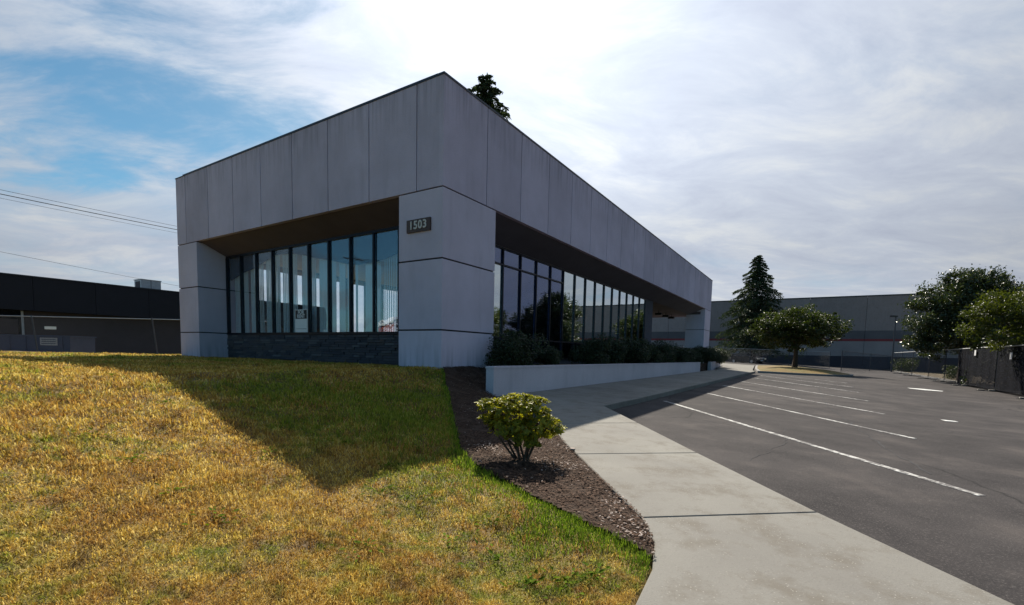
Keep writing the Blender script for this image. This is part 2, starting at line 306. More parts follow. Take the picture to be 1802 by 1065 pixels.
def fastmesh(name, V, F, mat, parent=None, attrs=None, **kw):   # V (n,3); F (m,k) equal sized faces
    V = np.asarray(V, np.float32); F = np.asarray(F, np.int32); k = F.shape[1]
    me = bpy.data.meshes.new(name); me.vertices.add(len(V)); me.vertices.foreach_set('co', V.ravel())
    me.loops.add(F.size); me.loops.foreach_set('vertex_index', F.ravel()); me.polygons.add(len(F)); me.polygons.foreach_set('loop_start', np.arange(0, F.size, k, dtype=np.int32))
    for an, av in (attrs or {}).items():
        at = me.attributes.new(an, 'FLOAT', 'POINT'); at.data.foreach_set('value', np.asarray(av, np.float32))
    me.update(calc_edges=True); me.materials.append(MATS[mat]); o = bpy.data.objects.new(name, me); COL.objects.link(o)
    if parent: o.parent = parent
    return tag(o, **kw)
def grid(name, x0, x1, nx, y0, y1, ny, zf, mat, keep=None, **kw):
    xs = np.linspace(x0, x1, nx); ys = np.linspace(y0, y1, ny); V = [(x, y, zf(x, y)) for y in ys for x in xs]; F = []
    for j in range(ny-1):
        for i in range(nx-1):
            if keep and not keep((xs[i]+xs[i+1])/2, (ys[j]+ys[j+1])/2): continue
            F.append((j*nx+i, j*nx+i+1, (j+1)*nx+i+1, (j+1)*nx+i))
    o = fastmesh(name, V, F, mat, **kw); o.data.polygons.foreach_set('use_smooth', [True]*len(F)); return o
def copy_tree(o, loc, rz=0, scale=None, label=None):
    c = o.copy(); COL.objects.link(c); c.location = loc; c.rotation_euler = (0, 0, rz)
    if scale: c.scale = scale
    if label: c['label'] = label
    def kids(a, b_):
        for ch in list(a.children):
            if ch is c: continue
            k = ch.copy(); COL.objects.link(k); k.parent = b_; kids(ch, k)
    kids(o, c); return c
def inpoly(px, py, poly):
    x = np.asarray(px); y = np.asarray(py); ins = np.zeros(x.shape, bool); n = len(poly)
    for i in range(n):
        x0, y0 = poly[i]; x1, y1 = poly[(i+1) % n]
        if y0 == y1: continue
        c = ((y0 > y) != (y1 > y)) & (x < (x1-x0)*(y-y0)/(y1-y0)+x0); ins ^= c
    return ins

# ------------------------------------------------------------ ground, lot, lawn
MULCH = [(-1.70, 10.5), (-1.481, 10.142), (-1.25, 8.9), (-1.002, 7.655), (-.78, 6.3), (-.62, 5.374), (-.5, 4.649), (-.302, 4.164), (-.068, 3.78), (.145, 3.426), (.395, 3.092), (.614, 2.81), (.75, 2.648), (.804, 2.517),
         (.83, 2.62), (.89, 2.80), (.93, 3.15), (.86, 3.6), (.69, 4.88), (.62, 5.74), (.47, 7.5), (-.15, 8.95), (-.36, 9.55), (-.2, 9.8), (-.8, 11.0), (-.5, 11.6)]
g = MB().add([(-900, -900, -1.35), (900, -900, -1.35), (900, 900, -1.35), (-900, 900, -1.35)], [(0, 1, 2, 3)]).obj('ground', 'far_ground', kind='structure')
def lot_keep(x, y):
    s, t = ST(x, y)
    return (t > 2.4 and t < 15.75) or (s > 30.6 and t < 15.75)
def lotz(x, y): return zlot(x, y)
def stgrid(name, s0, s1, ns, t0, t1, ntt, zf, mat, **kw):
    V = []; F = []
    for t in np.linspace(t0, t1, ntt):
        for s in np.linspace(s0, s1, ns):
            x, y, _ = W(s, -t); V.append((x, y, zf(x, y)))
    for j in range(ntt-1):
        for i in range(ns-1): F.append((j*ns+i, (j+1)*ns+i, (j+1)*ns+i+1, j*ns+i+1))
    return fastmesh(name, V, F, mat, **kw)
stgrid('asphalt_lot', -30, 30.6, 40, 2.4, 15.75, 10, zlot, 'asphalt', kind='structure')
stgrid('rear_yard', 30.6, 140, 60, -60, 15.75, 40, zlot, 'asphalt', kind='structure')
stgrid('verge', -30, 140, 80, 15.75, 80, 30, lambda x, y: zlot(x, y)+.06, 'dirt', kind='structure')
lz = lambda x, y: zter(x, y)+bump_n(x, y)-.012
NX0, NX1, NY0, NY1 = -9.2, 1.8, .5, 11.0
grid('lawn', -34, 3.2, 187, -9, 26, 141, lz, 'lawn_soil', keep=lambda x, y: not (NX0 < x < NX1 and NY0 < y < NY1), kind='structure')
grid('lawn', NX0-.05, NX1+.05, 186, NY0-.05, NY1+.05, 176, lz, 'lawn_soil', kind='structure')
# mulch bed: fine grid clipped to its outline, a little proud of the soil
step = .03; V = []; F = []; idx = {}
gx = np.arange(-1.8, 1.05, step); gy = np.arange(2.4, 11.7, step)
GX, GY = np.meshgrid(gx[:-1]+step/2, gy[:-1]+step/2); INS = inpoly(GX, GY, MULCH)
for j in range(len(gy)-1):
    for i in range(len(gx)-1):
        if not INS[j, i]: continue
        q = []
        for a_, b_ in ((i, j), (i+1, j), (i+1, j+1), (i, j+1)):
            if (a_, b_) not in idx:
                x, y = gx[a_], gy[b_]; idx[(a_, b_)] = len(V)
                s_, t_ = ST(x, y); tt = zter(x, y) if not (s_ > .6 and t_ > -.1) else H0-.36+(zlot(x, y)-H0+.46)*min(max(t_/1.35, 0), 1)
                V.append((x, y, tt+.022+bump_n(x, y)+random.uniform(-.006, .006)))
            q.append(idx[(a_, b_)])
        F.append(q)
fastmesh('mulch_bed', V, F, 'mulch', kind='structure')
# bark chips strewn over the bed
def scatter_poly(poly, n):
    P = np.array(poly); pts = []
    while len(pts) < n:
        x = rng.uniform(P[:, 0].min(), P[:, 0].max(), n); y = rng.uniform(P[:, 1].min(), P[:, 1].max(), n); k = inpoly(x, y, poly)
        pts += list(zip(x[k], y[k]))
    return pts[:n]
def chips(name, pts, mat, smin, smax, lift=.045, **kw):
    V = []; F = []; rr = []
    for x, y in pts:
        s_, t_ = ST(x, y); z = zter(x, y) if not (s_ > .6 and t_ > -.1) else H0-.36+(zlot(x, y)-H0+.46)*min(max(t_/1.35, 0), 1)
        l = random.uniform(smin, smax); wd = l*random.uniform(.25, .6); h = l*.14; a_ = random.uniform(0, 6.28); ti = random.uniform(-.35, .35); ca, sa = math.cos(a_), math.sin(a_)
        k = len(V)
        for dx, dy, dz in ((-l, -wd*.6, 0), (l*.8, -wd, 0), (l, wd*.7, 0), (-l*.7, wd, 0), (-l*.8, -wd*.5, h), (l*.6, -wd*.8, h), (l*.8, wd*.5, h), (-l*.6, wd*.8, h)):
            V.append((x+dx*ca-dy*sa, y+dx*sa+dy*ca, z+lift+dz+dx*ti))
        F += [(k+4, k+5, k+6, k+7), (k, k+1, k+5, k+4), (k+1, k+2, k+6, k+5), (k+2, k+3, k+7, k+6), (k+3, k, k+4, k+7)]
    return fastmesh(name, V, F, mat, **kw)
chips('bark_chips', scatter_poly(MULCH, 21000), 'chip', .004, .015, kind='stuff', label='brown bark chips strewn over the planting bed by the path', cat='bark chips')
LIT = [(-.1, 4.6), (.35, 4.35), (.62, 4.3), (.80, 3.35), (.72, 3.0), (.80, 2.75), (.60, 5.1), (-.25, 4.75), (.25, 5.3)]
lp = [(cx_+random.gauss(0, .10), cy_+random.gauss(0, .12)) for cx_, cy_ in LIT for _ in range(45)]
lp = [q for q in lp if inpoly(np.array([q[0]]), np.array([q[1]]), MULCH)[0]] + scatter_poly(MULCH, 260)
chips('dry_leaf_litter', lp, 'pale_litter', .005, .013, .05, kind='stuff', label='pale dry leaf litter scattered on the bark mulch', cat='leaf litter')

# lawn blades
def lawn_region(x, y):
    s = (x-CX)*RD[0]+(y-CY)*RD[1]; t = -((x-CX)*LD[0]+(y-CY)*LD[1])
    Te = np.interp(s, Es, Et)
    ok = (t < Te-.02) & ~inpoly(x, y, MULCH) & ~((s > -.03) & (t > -12.6)) & (y < 21) & (x > -33)
    return ok, s, t
def grass(n, rmin, rmax, w0, h0, seedjit=0):
    r_ = np.exp(rng.uniform(math.log(rmin), math.log(rmax), n)); a_ = rng.uniform(R(-75), R(38), n)
    x = r_*np.sin(a_); y = r_*np.cos(a_)-.1
    ok, s, t = lawn_region(x, y); x = x[ok]; y = y[ok]; r_ = r_[ok]; s = s[ok]; t = t[ok]; m_ = len(x)
    # distance to the bed edge gives the greener strip
    seg = np.array(MULCH[1:14]); d = np.full(m_, 9.)
    for i in range(len(seg)-1):
        a0 = seg[i]; ab = seg[i+1]-a0; u = np.clip(((x-a0[0])*ab[0]+(y-a0[1])*ab[1])/(ab@ab), 0, 1); d = np.minimum(d, np.hypot(x-a0[0]-u*ab[0], y-a0[1]-u*ab[1]))
    wob = .5+.5*np.sin(x*5.1+2*np.sin(y*3.3)); stripw = np.where(y < 4.6, .16+.28*wob*np.clip((4.9-y)/2.4, 0, 1)*1.3, .07)
    green = (rng.random(m_) < np.clip(1.15-d/np.maximum(stripw, .02)*.8, 0, 1)).astype(float)
    # shadow tone put into the colour: greener blades where the building's shadow falls
    shade = np.clip((t-.2)/1.5, 0, 1)*np.clip((s+5.2)/1.6, 0, 1)
    green = np.maximum(green, (rng.random(m_) < shade*.62)*.85)
    wn = np.sin(x*2.3+1.7*np.sin(y*1.9+.4))*np.sin(y*2.9+1.3*np.cos(x*2.1))
    w2n = np.sin(x*11+3*np.sin(y*7.3))*np.sin(y*12.7+2.5*np.cos(x*8.9)); tall = np.clip(1+.3*wn+.35*w2n, .62, 2)
    yaw = rng.uniform(0, 2*np.pi, m_); lean = rng.uniform(.5, 1.75, m_)*(1-.4*green); h = h0*rng.uniform(.5, 1.3, m_)*tall*(1+.5*green)*np.clip(r_/3, 1, 2.2)**.5
    wd = w0*rng.uniform(.6, 1.3, m_)*np.clip(r_/2.2, 1, 6)
    lx = np.cos(yaw); ly = np.sin(yaw); 
    z = np.array([zter(a, b)+bump_n(a, b) for a, b in zip(x, y)])-.004
    wx = -np.sin(yaw+rng.uniform(-.6, .6, m_)); wy = np.cos(yaw)
    B = np.stack([x, y, z], 1); Wv = np.stack([wx*wd, wy*wd, np.zeros(m_)], 1)
    mid = B+np.stack([lx*h*np.sin(lean*.45)*.55, ly*h*np.sin(lean*.45)*.55, h*np.cos(lean*.45)*.55], 1)
    tip = mid+np.stack([lx*h*np.sin(lean)*.5, ly*h*np.sin(lean)*.5, h*np.cos(lean)*.5], 1)
    V = np.stack([B-Wv*.5, B+Wv*.5, mid+Wv*.4, mid-Wv*.4, tip], 1).reshape(-1, 3)
    k = np.arange(m_)*5
    F = np.concatenate([np.stack([k, k+1, k+2], 1), np.stack([k, k+2, k+3], 1), np.stack([k+3, k+2, k+4], 1)])
    return V, F, np.repeat(rng.random(m_), 5), np.repeat(green, 5)
V, F, rn, gr = grass(620000, 1.35, 24, .0036, .030)
fastmesh('grass', V, F, 'grass_blade', attrs={'rnd': rn, 'green': gr}, kind='stuff', label='dry yellow lawn grass with green patches in front of the building', cat='grass')

# broadleaf weeds in the lawn
def leaves(P, Nn, D, size, aspect=.45, fold=.15):
    """leaf faces: centres P, normals Nn, long direction D; six vertices each"""
    P = np.asarray(P); Nn = np.asarray(Nn); D = np.asarray(D); n = len(P); size = np.broadcast_to(size, (n,)).reshape(-1, 1)
    D = D-(D*Nn).sum(1, keepdims=True)*Nn; D /= np.linalg.norm(D, axis=1, keepdims=True)+1e-9; S = np.cross(Nn, D)
    a_ = P-D*size*.5; e = P+D*size*.5-Nn*size*fold; w_ = size*aspect*.5
    V = np.stack([a_, P-D*size*.12+S*w_+Nn*size*.08, P+D*size*.22+S*w_*.75, e, P+D*size*.22-S*w_*.75, P-D*size*.12-S*w_+Nn*size*.08], 1).reshape(-1, 3)
    k = np.arange(n)*6; F = np.concatenate([np.stack([k, k+1, k+2, k+3], 1), np.stack([k, k+3, k+4, k+5], 1)])
    return V, F
def runit(n):
    v = rng.normal(size=(n, 3)); return v/np.linalg.norm(v, axis=1, keepdims=True)
def leafobj(name, P, Nn, D, size, mat, parent=None, aspect=.45, rn=None, **kw):
    V, F = leaves(P, Nn, D, size, aspect); n = len(P); rn = rng.random(n) if rn is None else rn
    return fastmesh(name, V, F, mat, parent, {'rnd': np.repeat(rn, 6)}, **kw)
P = []; D = []
wc = [(-.9, 3.25), (-.55, 3.3), (-1.5, 4.2), (-2.2, 4.6), (-.35, 2.6), (-.05, 2.45), (.1, 2.2), (.3, 2.25), (-2.6, 3.2), (-3.4, 4.6), (-1.6, 2.5), (.45, 2.35), (-.1, 2.9), (-4.6, 5.4), (-.75, 2.4), (-2.0, 2.8), (-3.2, 3.6), (-1.0, 3.8), (-1.9, 3.7)]
for cx_, cy_ in wc:
    for _ in range(random.randint(14, 34)):
        a_ = random.uniform(0, 6.28); rr_ = abs(random.gauss(0, .045)); x = cx_+rr_*math.cos(a_)*2; y = cy_+rr_*math.sin(a_)*2
        P.append((x, y, zter(x, y)+bump_n(x, y)+random.uniform(.008, .028))); D.append((math.cos(a_), math.sin(a_), random.uniform(0, .7)))
P = np.array(P); D = np.array(D); Nn = np.stack([-D[:, 0]*.4, -D[:, 1]*.4, np.ones(len(P))], 1)+rng.normal(size=(len(P), 3))*.2; Nn /= np.linalg.norm(Nn, axis=1, keepdims=True)
leafobj('lawn_weeds', P, Nn, D, rng.uniform(.022, .045, len(P)), 'weed', aspect=.5, kind='stuff', label='green broadleaf weeds growing in the dry lawn', cat='weeds')

# ------------------------------------------------------------ sidewalk slabs
sw = empty('sidewalk', (0, 0, 0), kind='structure')
def shrink(poly, d):
    n = len(poly); out = []
    ar = sum(poly[i][0]*poly[(i+1) % n][1]-poly[(i+1) % n][0]*poly[i][1] for i in range(n)); sg = 1 if ar > 0 else -1
    for i in range(n):
        a_ = Vector(poly[i-1][:2]); b_ = Vector(poly[i][:2]); c_ = Vector(poly[(i+1) % n][:2])
        e1 = (b_-a_).normalized(); e2 = (c_-b_).normalized(); n1_ = Vector((-e1.y, e1.x))*sg; n2_ = Vector((-e2.y, e2.x))*sg
        k = 1+n1_.dot(n2_); out.append(tuple(b_+(n1_+n2_)*d/max(k, .3)))
    return out
def slab(poly, dz=.12, gap=.005):
    q = shrink(poly, gap); q2 = shrink(poly, gap+.008)
    n = len(q); ar = sum(q[i][0]*q[(i+1) % n][1]-q[(i+1) % n][0]*q[i][1] for i in range(n))
    if ar < 0: q = q[::-1]; q2 = q2[::-1]
    zf = lambda P_: -PLh + PLx*P_[0] + PLy*P_[1] + H0
    vs = [(*a_, zf(a_)-.2) for a_ in q]+[(*a_, zf(a_)+dz-.008) for a_ in q]+[(*a_, zf(a_)+dz) for a_ in q2]
    fs = [tuple(range(2*n, 3*n))]+[(i, (i+1) % n, n+(i+1) % n, n+i) for i in range(n)]+[(n+i, n+(i+1) % n, 2*n+(i+1) % n, 2*n+i) for i in range(n)]
    return MB().add(vs, fs).obj('slab', 'sidewalk_concrete', sw)
J = [((-.55, -2.4), (2.95, -1.9)), ((-.05, -.55), (2.78, -.12)), ((.30, 1.32), (2.60, 1.70)), ((.91, 3.15), (2.33, 3.47)), ((.70, 4.92), (2.14, 5.31)), ((.62, 6.75), (1.965, 7.22)), ((-.02, 8.75), (1.79, 9.08))]
extraL = {2: [(.57, 2.04), (.76, 2.41), (.87, 2.74)], 5: [(.47, 7.5)], 4: [(.60, 5.74)]}
for i in range(len(J)-1):
    (a0, a1), (b0, b1) = J[i], J[i+1]; slab([a0, a1, b1, b0]+extraL.get(i, [])[::-1])
def w2(s, t): return W(s, -t)[:2]
slab([J[-1][0], J[-1][1], w2(2.6, 3.42), w2(2.6, 1.3), w2(.12, 1.3)])
s_ = 2.6
while s_ < 27: slab([w2(s_, 1.3), w2(s_, 3.42), w2(s_+1.83, 3.42), w2(s_+1.83, 1.3)]); s_ += 1.83
slab([w2(s_, 1.0), w2(s_, 3.42), w2(29.9, 3.1), w2(35.4, 2.6), w2(47, 1.6), w2(47, -3), w2(36.5, -.5)])

# ------------------------------------------------------------ parking lines, patches
lines = [((4.707, 4.595), (3.783, 11.566)), ((6.874, 7.933), (6.0, 14.4)), ((9.104, 11.405), (8.19, 18.2)), ((11.30, 14.85), (10.45, 21.4)), ((13.80, 18.65), (12.95, 25.2)), ((15.95, 22.0), (15.1, 28.6)), ((18.1, 25.4), (17.3, 31.8))]
for k, (a_, b_) in enumerate(lines):
    d = Vector((b_[0]-a_[0], b_[1]-a_[1])).normalized(); nn = Vector((-d.y, d.x))*.052
    q = [(a_[0]+nn.x, a_[1]+nn.y), (a_[0]-nn.x, a_[1]-nn.y), (b_[0]-nn.x, b_[1]-nn.y), (b_[0]+nn.x, b_[1]+nn.y)]
    MB().prism(q, [zlot(*e)-.01 for e in q], [zlot(*e)+.005 for e in q]).obj('parking_line', 'line_paint', kind='structure')
def ribbon(name, pts, wd, mat):
    V = []; F = []
    for i_ in range(len(pts)-1):
        a_ = Vector(pts[i_]); b_ = Vector(pts[i_+1]); n_ = max(2, int((b_-a_).length/.12))
        for k in range(n_):
            q = a_.lerp(b_, k/n_); d_ = (b_-a_).normalized(); pr = Vector((-d_.y, d_.x)); o_ = math.sin(k*.9+i_)*.02+random.uniform(-.02, .02); w_ = wd*random.uniform(.3, 1.1)
            for sg in (-1, 1): e = q+pr*(o_+sg*w_); V.append((e.x, e.y, zlot(e.x, e.y)+.004))
    F = [(2*i_, 2*i_+2, 2*i_+3, 2*i_+1) for i_ in range(len(V)//2-1)]
    return MB().add(V, F).obj(name, mat, kind='structure')
ribbon('asphalt_crack', [(4.9, 5.4), (5.54, 6.85), (7.2, 10.1), (8.5, 12.6), (10.07, 15.2), (12.2, 18.6), (13.9, 21.4), (15.4, 25)], .014, 'joint_dark')
ribbon('asphalt_crack', [(2.9, 5.6), (4.1, 6.9), (5.1, 8.8), (5.6, 11.6)], .006, 'joint_dark')
def patch(x, y, pts, name, mat, h=.006, **kw):
    q = [(x+a_, y+b_) for a_, b_ in pts]; return MB().prism(q, [zlot(*e)-.01 for e in q], [zlot(*e)+h for e in q]).obj(name, mat, **kw)
patch(20.55, 23.3, [(-.55, -.5), (.1, -.75), (.5, -.4), (.35, .5), (-.3, .75), (-.6, .2)], 'paint_patch', 'white_paint', kind='structure')
patch(10.07, 10.74, [(-.12, -.05), (.1, -.12), (.16, .02), (-.05, .16)], 'paint_patch', 'white_paint', kind='structure')
# island with a raised kerb and dry grass
isl = [w2(28.9, 3.5), w2(30.4, 5.7), w2(32.3, 7.5), w2(33.8, 8.6), w2(35.2, 9.2), w2(37.5, 9.4), w2(42, 8.0), w2(48, 5.6), w2(52, 3.2), w2(47, 1.7), w2(35.4, 2.7)]
ik = empty('traffic_island', (*w2(38, 5), zlot(*w2(38, 5))), kind='structure')
def world_child(o, par): o.parent = par; o.matrix_parent_inverse = Matrix.Translation(-Vector(par.location)); return o
world_child(MB().prism(isl, [zlot(*e)-.1 for e in isl], [zlot(*e)+.14 for e in isl]).obj('kerb', 'kerb_concrete'), ik)
i2 = shrink(isl, .18); cxi = (sum(e[0] for e in i2)/len(i2), sum(e[1] for e in i2)/len(i2))
mb = MB(); vs = [(*e, zlot(*e)+.145) for e in i2]+[(e[0]*.55+cxi[0]*.45, e[1]*.55+cxi[1]*.45, zlot(*e)*.5+zlot(*cxi)*.5+.34) for e in i2]+[(*cxi, zlot(*cxi)+.38)]
n_ = len(i2); mb.add(vs, [(i, (i+1) % n_, n_+(i+1) % n_, n_+i) for i in range(n_)]+[(n_+i, n_+(i+1) % n_, 2*n_) for i in range(n_)])
world_child(mb.obj('dry_turf', 'lawn_soil'), ik)

# ------------------------------------------------------------ office building
Z1, Z2, Z3, Z4 = 5.69+H0, 3.4625+H0, 1.9836+H0, .4645+H0; ZG = -.37+H0
XL, YL = 30.3, 12.09
bd = empty('office_building', W(0, 0, 0), ROT, label='single storey grey concrete panel office building with recessed window walls', cat='office building')
GAP = .014
# fascia panels
def panel(b_): return boxo('fascia_panel', b_, 'panel_concrete', bd)
js = [0]+[.762+1.5235*k for k in range(8)]+[YL]
for a_, c_ in zip(js[:-1], js[1:]):
    panel((0, .12, max(a_+GAP, .121 if a_ == 0 else 0), c_-GAP if c_ < YL else c_, Z2+.012, Z1))
js = [0]+[1.55+1.5244*k for k in range(19)]+[XL]
for a_, c_ in zip(js[:-1], js[1:]):
    panel((a_+GAP if a_ else 0, c_-GAP if c_ < XL else c_, 0, .12, Z2+.012, Z1))
boxo('fascia_core', (.1215, XL-.1, .1215, .30, Z2+.03, Z1-.02), 'joint_dark', bd)
boxo('fascia_core', (.1215, .30, .302, YL-.1, Z2+.03, Z1-.02), 'joint_dark', bd)
boxo('end_wall', (XL-.0985, XL, .1215, YL, Z2+.012, Z1), 'panel_concrete', bd)
boxo('rear_fascia', (.1225, XL-.1, YL-.0985, YL, Z2+.012, Z1), 'panel_concrete', bd)
boxo('rear_sill_wall', (1.95, 18.8, 11.0, 11.15, ZG-.5, Z4), 'wall_dark', bd); boxo('rear_soffit', (1.95, 18.99, 10.99, YL-.1, 3.1+H0, 3.2+H0), 'soffit_grey', bd)
for k in range(17): boxo('rear_mullion', (1.95+k*1.05, 2.02+k*1.05, 11.0, 11.1, Z4+.001, 3.099+H0), 'frame_metal', bd)
boxo('rear_pane', (1.951, 18.79, 11.11, 11.118, Z4+.001, 3.098+H0), 'pane_left', bd)  # unseen rear glazing, added to let sunlight brighten the interior
boxo('roof', (.302, XL-.101, .302, YL-.1, Z1-.6, Z1-.3), 'roof_grey', bd)
boxo('coping', (-.015, .16, .162, YL-.55, Z1+.001, Z1+.05), 'coping_metal', bd)
boxo('coping', (-.015, .16, YL-.549, YL+.015, Z1+.001, Z1+.025), 'coping_metal', bd)
boxo('coping', (-.015, XL+.015, -.015, .161, Z1+.0015, Z1+.045), 'coping_metal', bd)
# columns of stacked blocks with recessed joints
def column(x0, x1, y0, y1, zs):
    boxo('column_core', (x0+.03, x1-.03, y0+.03, y1-.03, ZG-.9, Z2+.01), 'joint_dark', bd)
    for a_, c_ in zs: boxo('column_block', (x0, x1, y0, y1, a_, c_), 'column_concrete', bd)
zs = [(ZG-.95, Z4-.018), (Z4+.018, Z3-.018), (Z3+.018, Z2-.018)]
column(0, 1.94, .001, 1.29, zs); column(0, 1.94, 10.74, YL, zs); column(28.2, XL, .001, 1.30, zs)
column(28.6, XL, 10.3, YL-.1, zs)
# soffits
zs1, zs2 = 3.13+H0, 3.07+H0
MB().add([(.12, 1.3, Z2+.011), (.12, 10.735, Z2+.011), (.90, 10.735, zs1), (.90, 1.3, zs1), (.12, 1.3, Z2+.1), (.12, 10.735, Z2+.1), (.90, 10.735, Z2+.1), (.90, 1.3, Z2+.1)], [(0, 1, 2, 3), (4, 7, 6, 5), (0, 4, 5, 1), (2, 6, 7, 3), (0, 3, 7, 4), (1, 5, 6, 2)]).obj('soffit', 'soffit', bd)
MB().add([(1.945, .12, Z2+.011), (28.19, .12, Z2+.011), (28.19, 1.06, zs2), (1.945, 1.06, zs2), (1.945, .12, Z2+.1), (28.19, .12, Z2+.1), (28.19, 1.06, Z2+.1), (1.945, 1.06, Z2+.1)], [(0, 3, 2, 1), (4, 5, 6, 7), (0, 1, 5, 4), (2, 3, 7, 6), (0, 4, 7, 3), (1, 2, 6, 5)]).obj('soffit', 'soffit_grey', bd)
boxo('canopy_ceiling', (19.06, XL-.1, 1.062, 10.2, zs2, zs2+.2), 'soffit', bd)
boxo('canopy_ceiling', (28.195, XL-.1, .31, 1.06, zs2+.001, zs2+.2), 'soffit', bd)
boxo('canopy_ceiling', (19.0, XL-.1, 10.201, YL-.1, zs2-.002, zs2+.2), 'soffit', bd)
for x_ in (24.6, 26.4, 27.9):
    sl_ = boxo('soffit_light', (x_-.14, x_+.14, 2.08, 2.48, 2.78+H0, 2.93+H0), 'black_plastic', bd); MB().bar((x_, 2.28, 2.931+H0), (x_, 2.28, zs2-.001), .025, None, 8).obj('stem', 'black_plastic', sl_)
# left glazing
sill, head = Z4, zs1; gx0 = .93; PW = .942; ys = [1.295+PW*k for k in range(11)]
def glazing(name_vis, along_y, pos, a0, a1, stops, z0, z1, trans, panes):
    pass
fr = MB()
boxo('window_head', (gx0-.03, gx0+.05, ys[0], ys[-1], head-.07, head-.001), 'frame_metal', bd); boxo('window_sill', (gx0-.05, gx0+.06, ys[0], ys[-1], sill-.05, sill+.02), 'frame_metal', bd)
for k, y_ in enumerate(ys): boxo('mullion', (gx0-.04, gx0+.07, y_-.028+(.028 if k == 0 else 0)-(.028 if k == 10 else 0), y_+.028+(.028 if k == 0 else 0)-(.028 if k == 10 else 0), sill+.021, head-.071), 'frame_metal', bd)
for k in range(10): boxo('pane', (gx0+.01, gx0+.018, ys[k]+.03, ys[k+1]-.03, sill+.022, head-.072), 'pane_left', bd)
# curved valance and the vertical blinds behind the glass
vc = [(10.75, 2.33), (9.89, 2.55), (9.3, 2.64), (8.8, 2.76), (8.4, 2.88), (8.02, 2.97), (7.5, 2.95), (6.94, 2.91), (6.57, 2.85), (6.07, 2.72), (5.14, 2.55), (4.5, 2.40), (4.0, 2.34), (3.27, 2.36), (2.78, 2.43), (2.2, 2.58), (1.6, 2.75), (1.3, 2.85)]
mb = MB()
for (ya, za), (yb, zb) in zip(vc[:-1], vc[1:]):
    for x_ in (0,): mb.add([(1.06, ya, za+H0), (1.06, yb, zb+H0), (1.06, yb, head), (1.06, ya, head), (1.10, ya, za+H0), (1.10, yb, zb+H0), (1.10, yb, head), (1.10, ya, head)], [(0, 1, 2, 3), (5, 4, 7, 6), (0, 4, 5, 1)])
mb.obj('valance', 'valance', bd)
def blinds(axis, pos, a0, a1, z0, z1, wd, pitch, turn, gap=()):
    mb = MB(); a = a0
    while a < a1:
        f = (a-a0)/(a1-a0)
        if not any(g0 < f < g1 for g0, g1 in gap):
            tn = turn+random.uniform(-.08, .08); c_, s_ = math.cos(tn)*wd/2, math.sin(tn)*wd/2
            q = [(a-c_, pos-s_), (a+c_, pos+s_)]
            if axis == 'y': q = [(e[1], e[0]) for e in q]
            (x0, y0), (x1, y1) = q; nx, ny = (.0015, 0) if axis == 'y' else (0, .0015)
            mb.add([(x0-nx, y0-ny, z0), (x1-nx, y1-ny, z0), (x1-nx, y1-ny, z1), (x0-nx, y0-ny, z1), (x0+nx, y0+ny, z0), (x1+nx, y1+ny, z0), (x1+nx, y1+ny, z1), (x0+nx, y0+ny, z1)], [(0, 1, 2, 3), (7, 6, 5, 4), (0, 3, 7, 4), (1, 5, 6, 2), (3, 2, 6, 7), (0, 4, 5, 1)])
        a += pitch
    return mb.obj('vertical_blind', 'blind', bd)
gaps = [[(-.1, 2)], [], [(.72, .95)], [(.0, .16), (.55, .7)], [(.8, 1.1)], [(.78, 1.1)], [(.0, .06), (.82, 1.1)], [(.8, 1.1)], [(.82, 1.1)], [(.45, .55), (.9, 1.1)]]
for k in range(10):
    if k == 0: blinds('y', 1.16, ys[0]+.02, ys[1]-.02, sill, head-.05, .03, .085, 0)
    elif k == 1: blinds('y', 1.16, ys[1]+.02, ys[2]-.1, sill, head-.05, .035, .085, 0)
    elif k in (2, 3): blinds('y', 1.16, ys[k]+.03, ys[k+1]-.15, sill, head-.05, .085, .09, .0, gaps[k])
    else: blinds('y', 1.16, ys[k]+.03, ys[k+1]-.03, sill, head-.05, .10, .088, .15, gaps[k])
# ledgestone below the left glazing, one course of pieces after another
boxo('stone_backing', (.93, 1.05, 1.295, 10.73, ZG-.6, sill-.052), 'joint_dark', bd)
zc_ = ZG-.30; row = 0; protos = []
for kk in range(6):
    j = [random.uniform(0, .012) for _ in range(4)]
    me = MB().add([(0, 0, 0), (0, 1, 0), (0, 1, 1), (0, 0, 1), (-1, .02, .08), (-1-j[0]*20, .98, .06), (-1+j[1]*20, .97, .93), (-1-j[2]*15, .03, .95)], [(0, 3, 7, 4), (1, 5, 6, 2), (2, 6, 7, 3), (0, 4, 5, 1), (4, 7, 6, 5)])
    m_ = bpy.data.meshes.new('stone'); m_.from_pydata(me.v, [], me.f); m_.materials.append(MATS['stone']); protos.append(m_)
ns = 0
top = sill-.055
hs = [.085]*13
for row in range(13):
    hh = (top-(ZG-.12))/13; z0 = ZG-.12+row*hh; y_ = 1.297-random.uniform(0, .0)
    while y_ < 10.73-.02:
        l = min(random.uniform(.22, .62), 10.73-y_)
        if 10.73-y_-l < .1: l = 10.73-y_
        o = bpy.data.objects.new('stone', random.choice(protos)); COL.objects.link(o); o.parent = bd
        o.location = (.93, y_+.002, z0+.003); o.scale = (random.uniform(.015, .055), l-.005, hh-.007); y_ += l; ns += 1
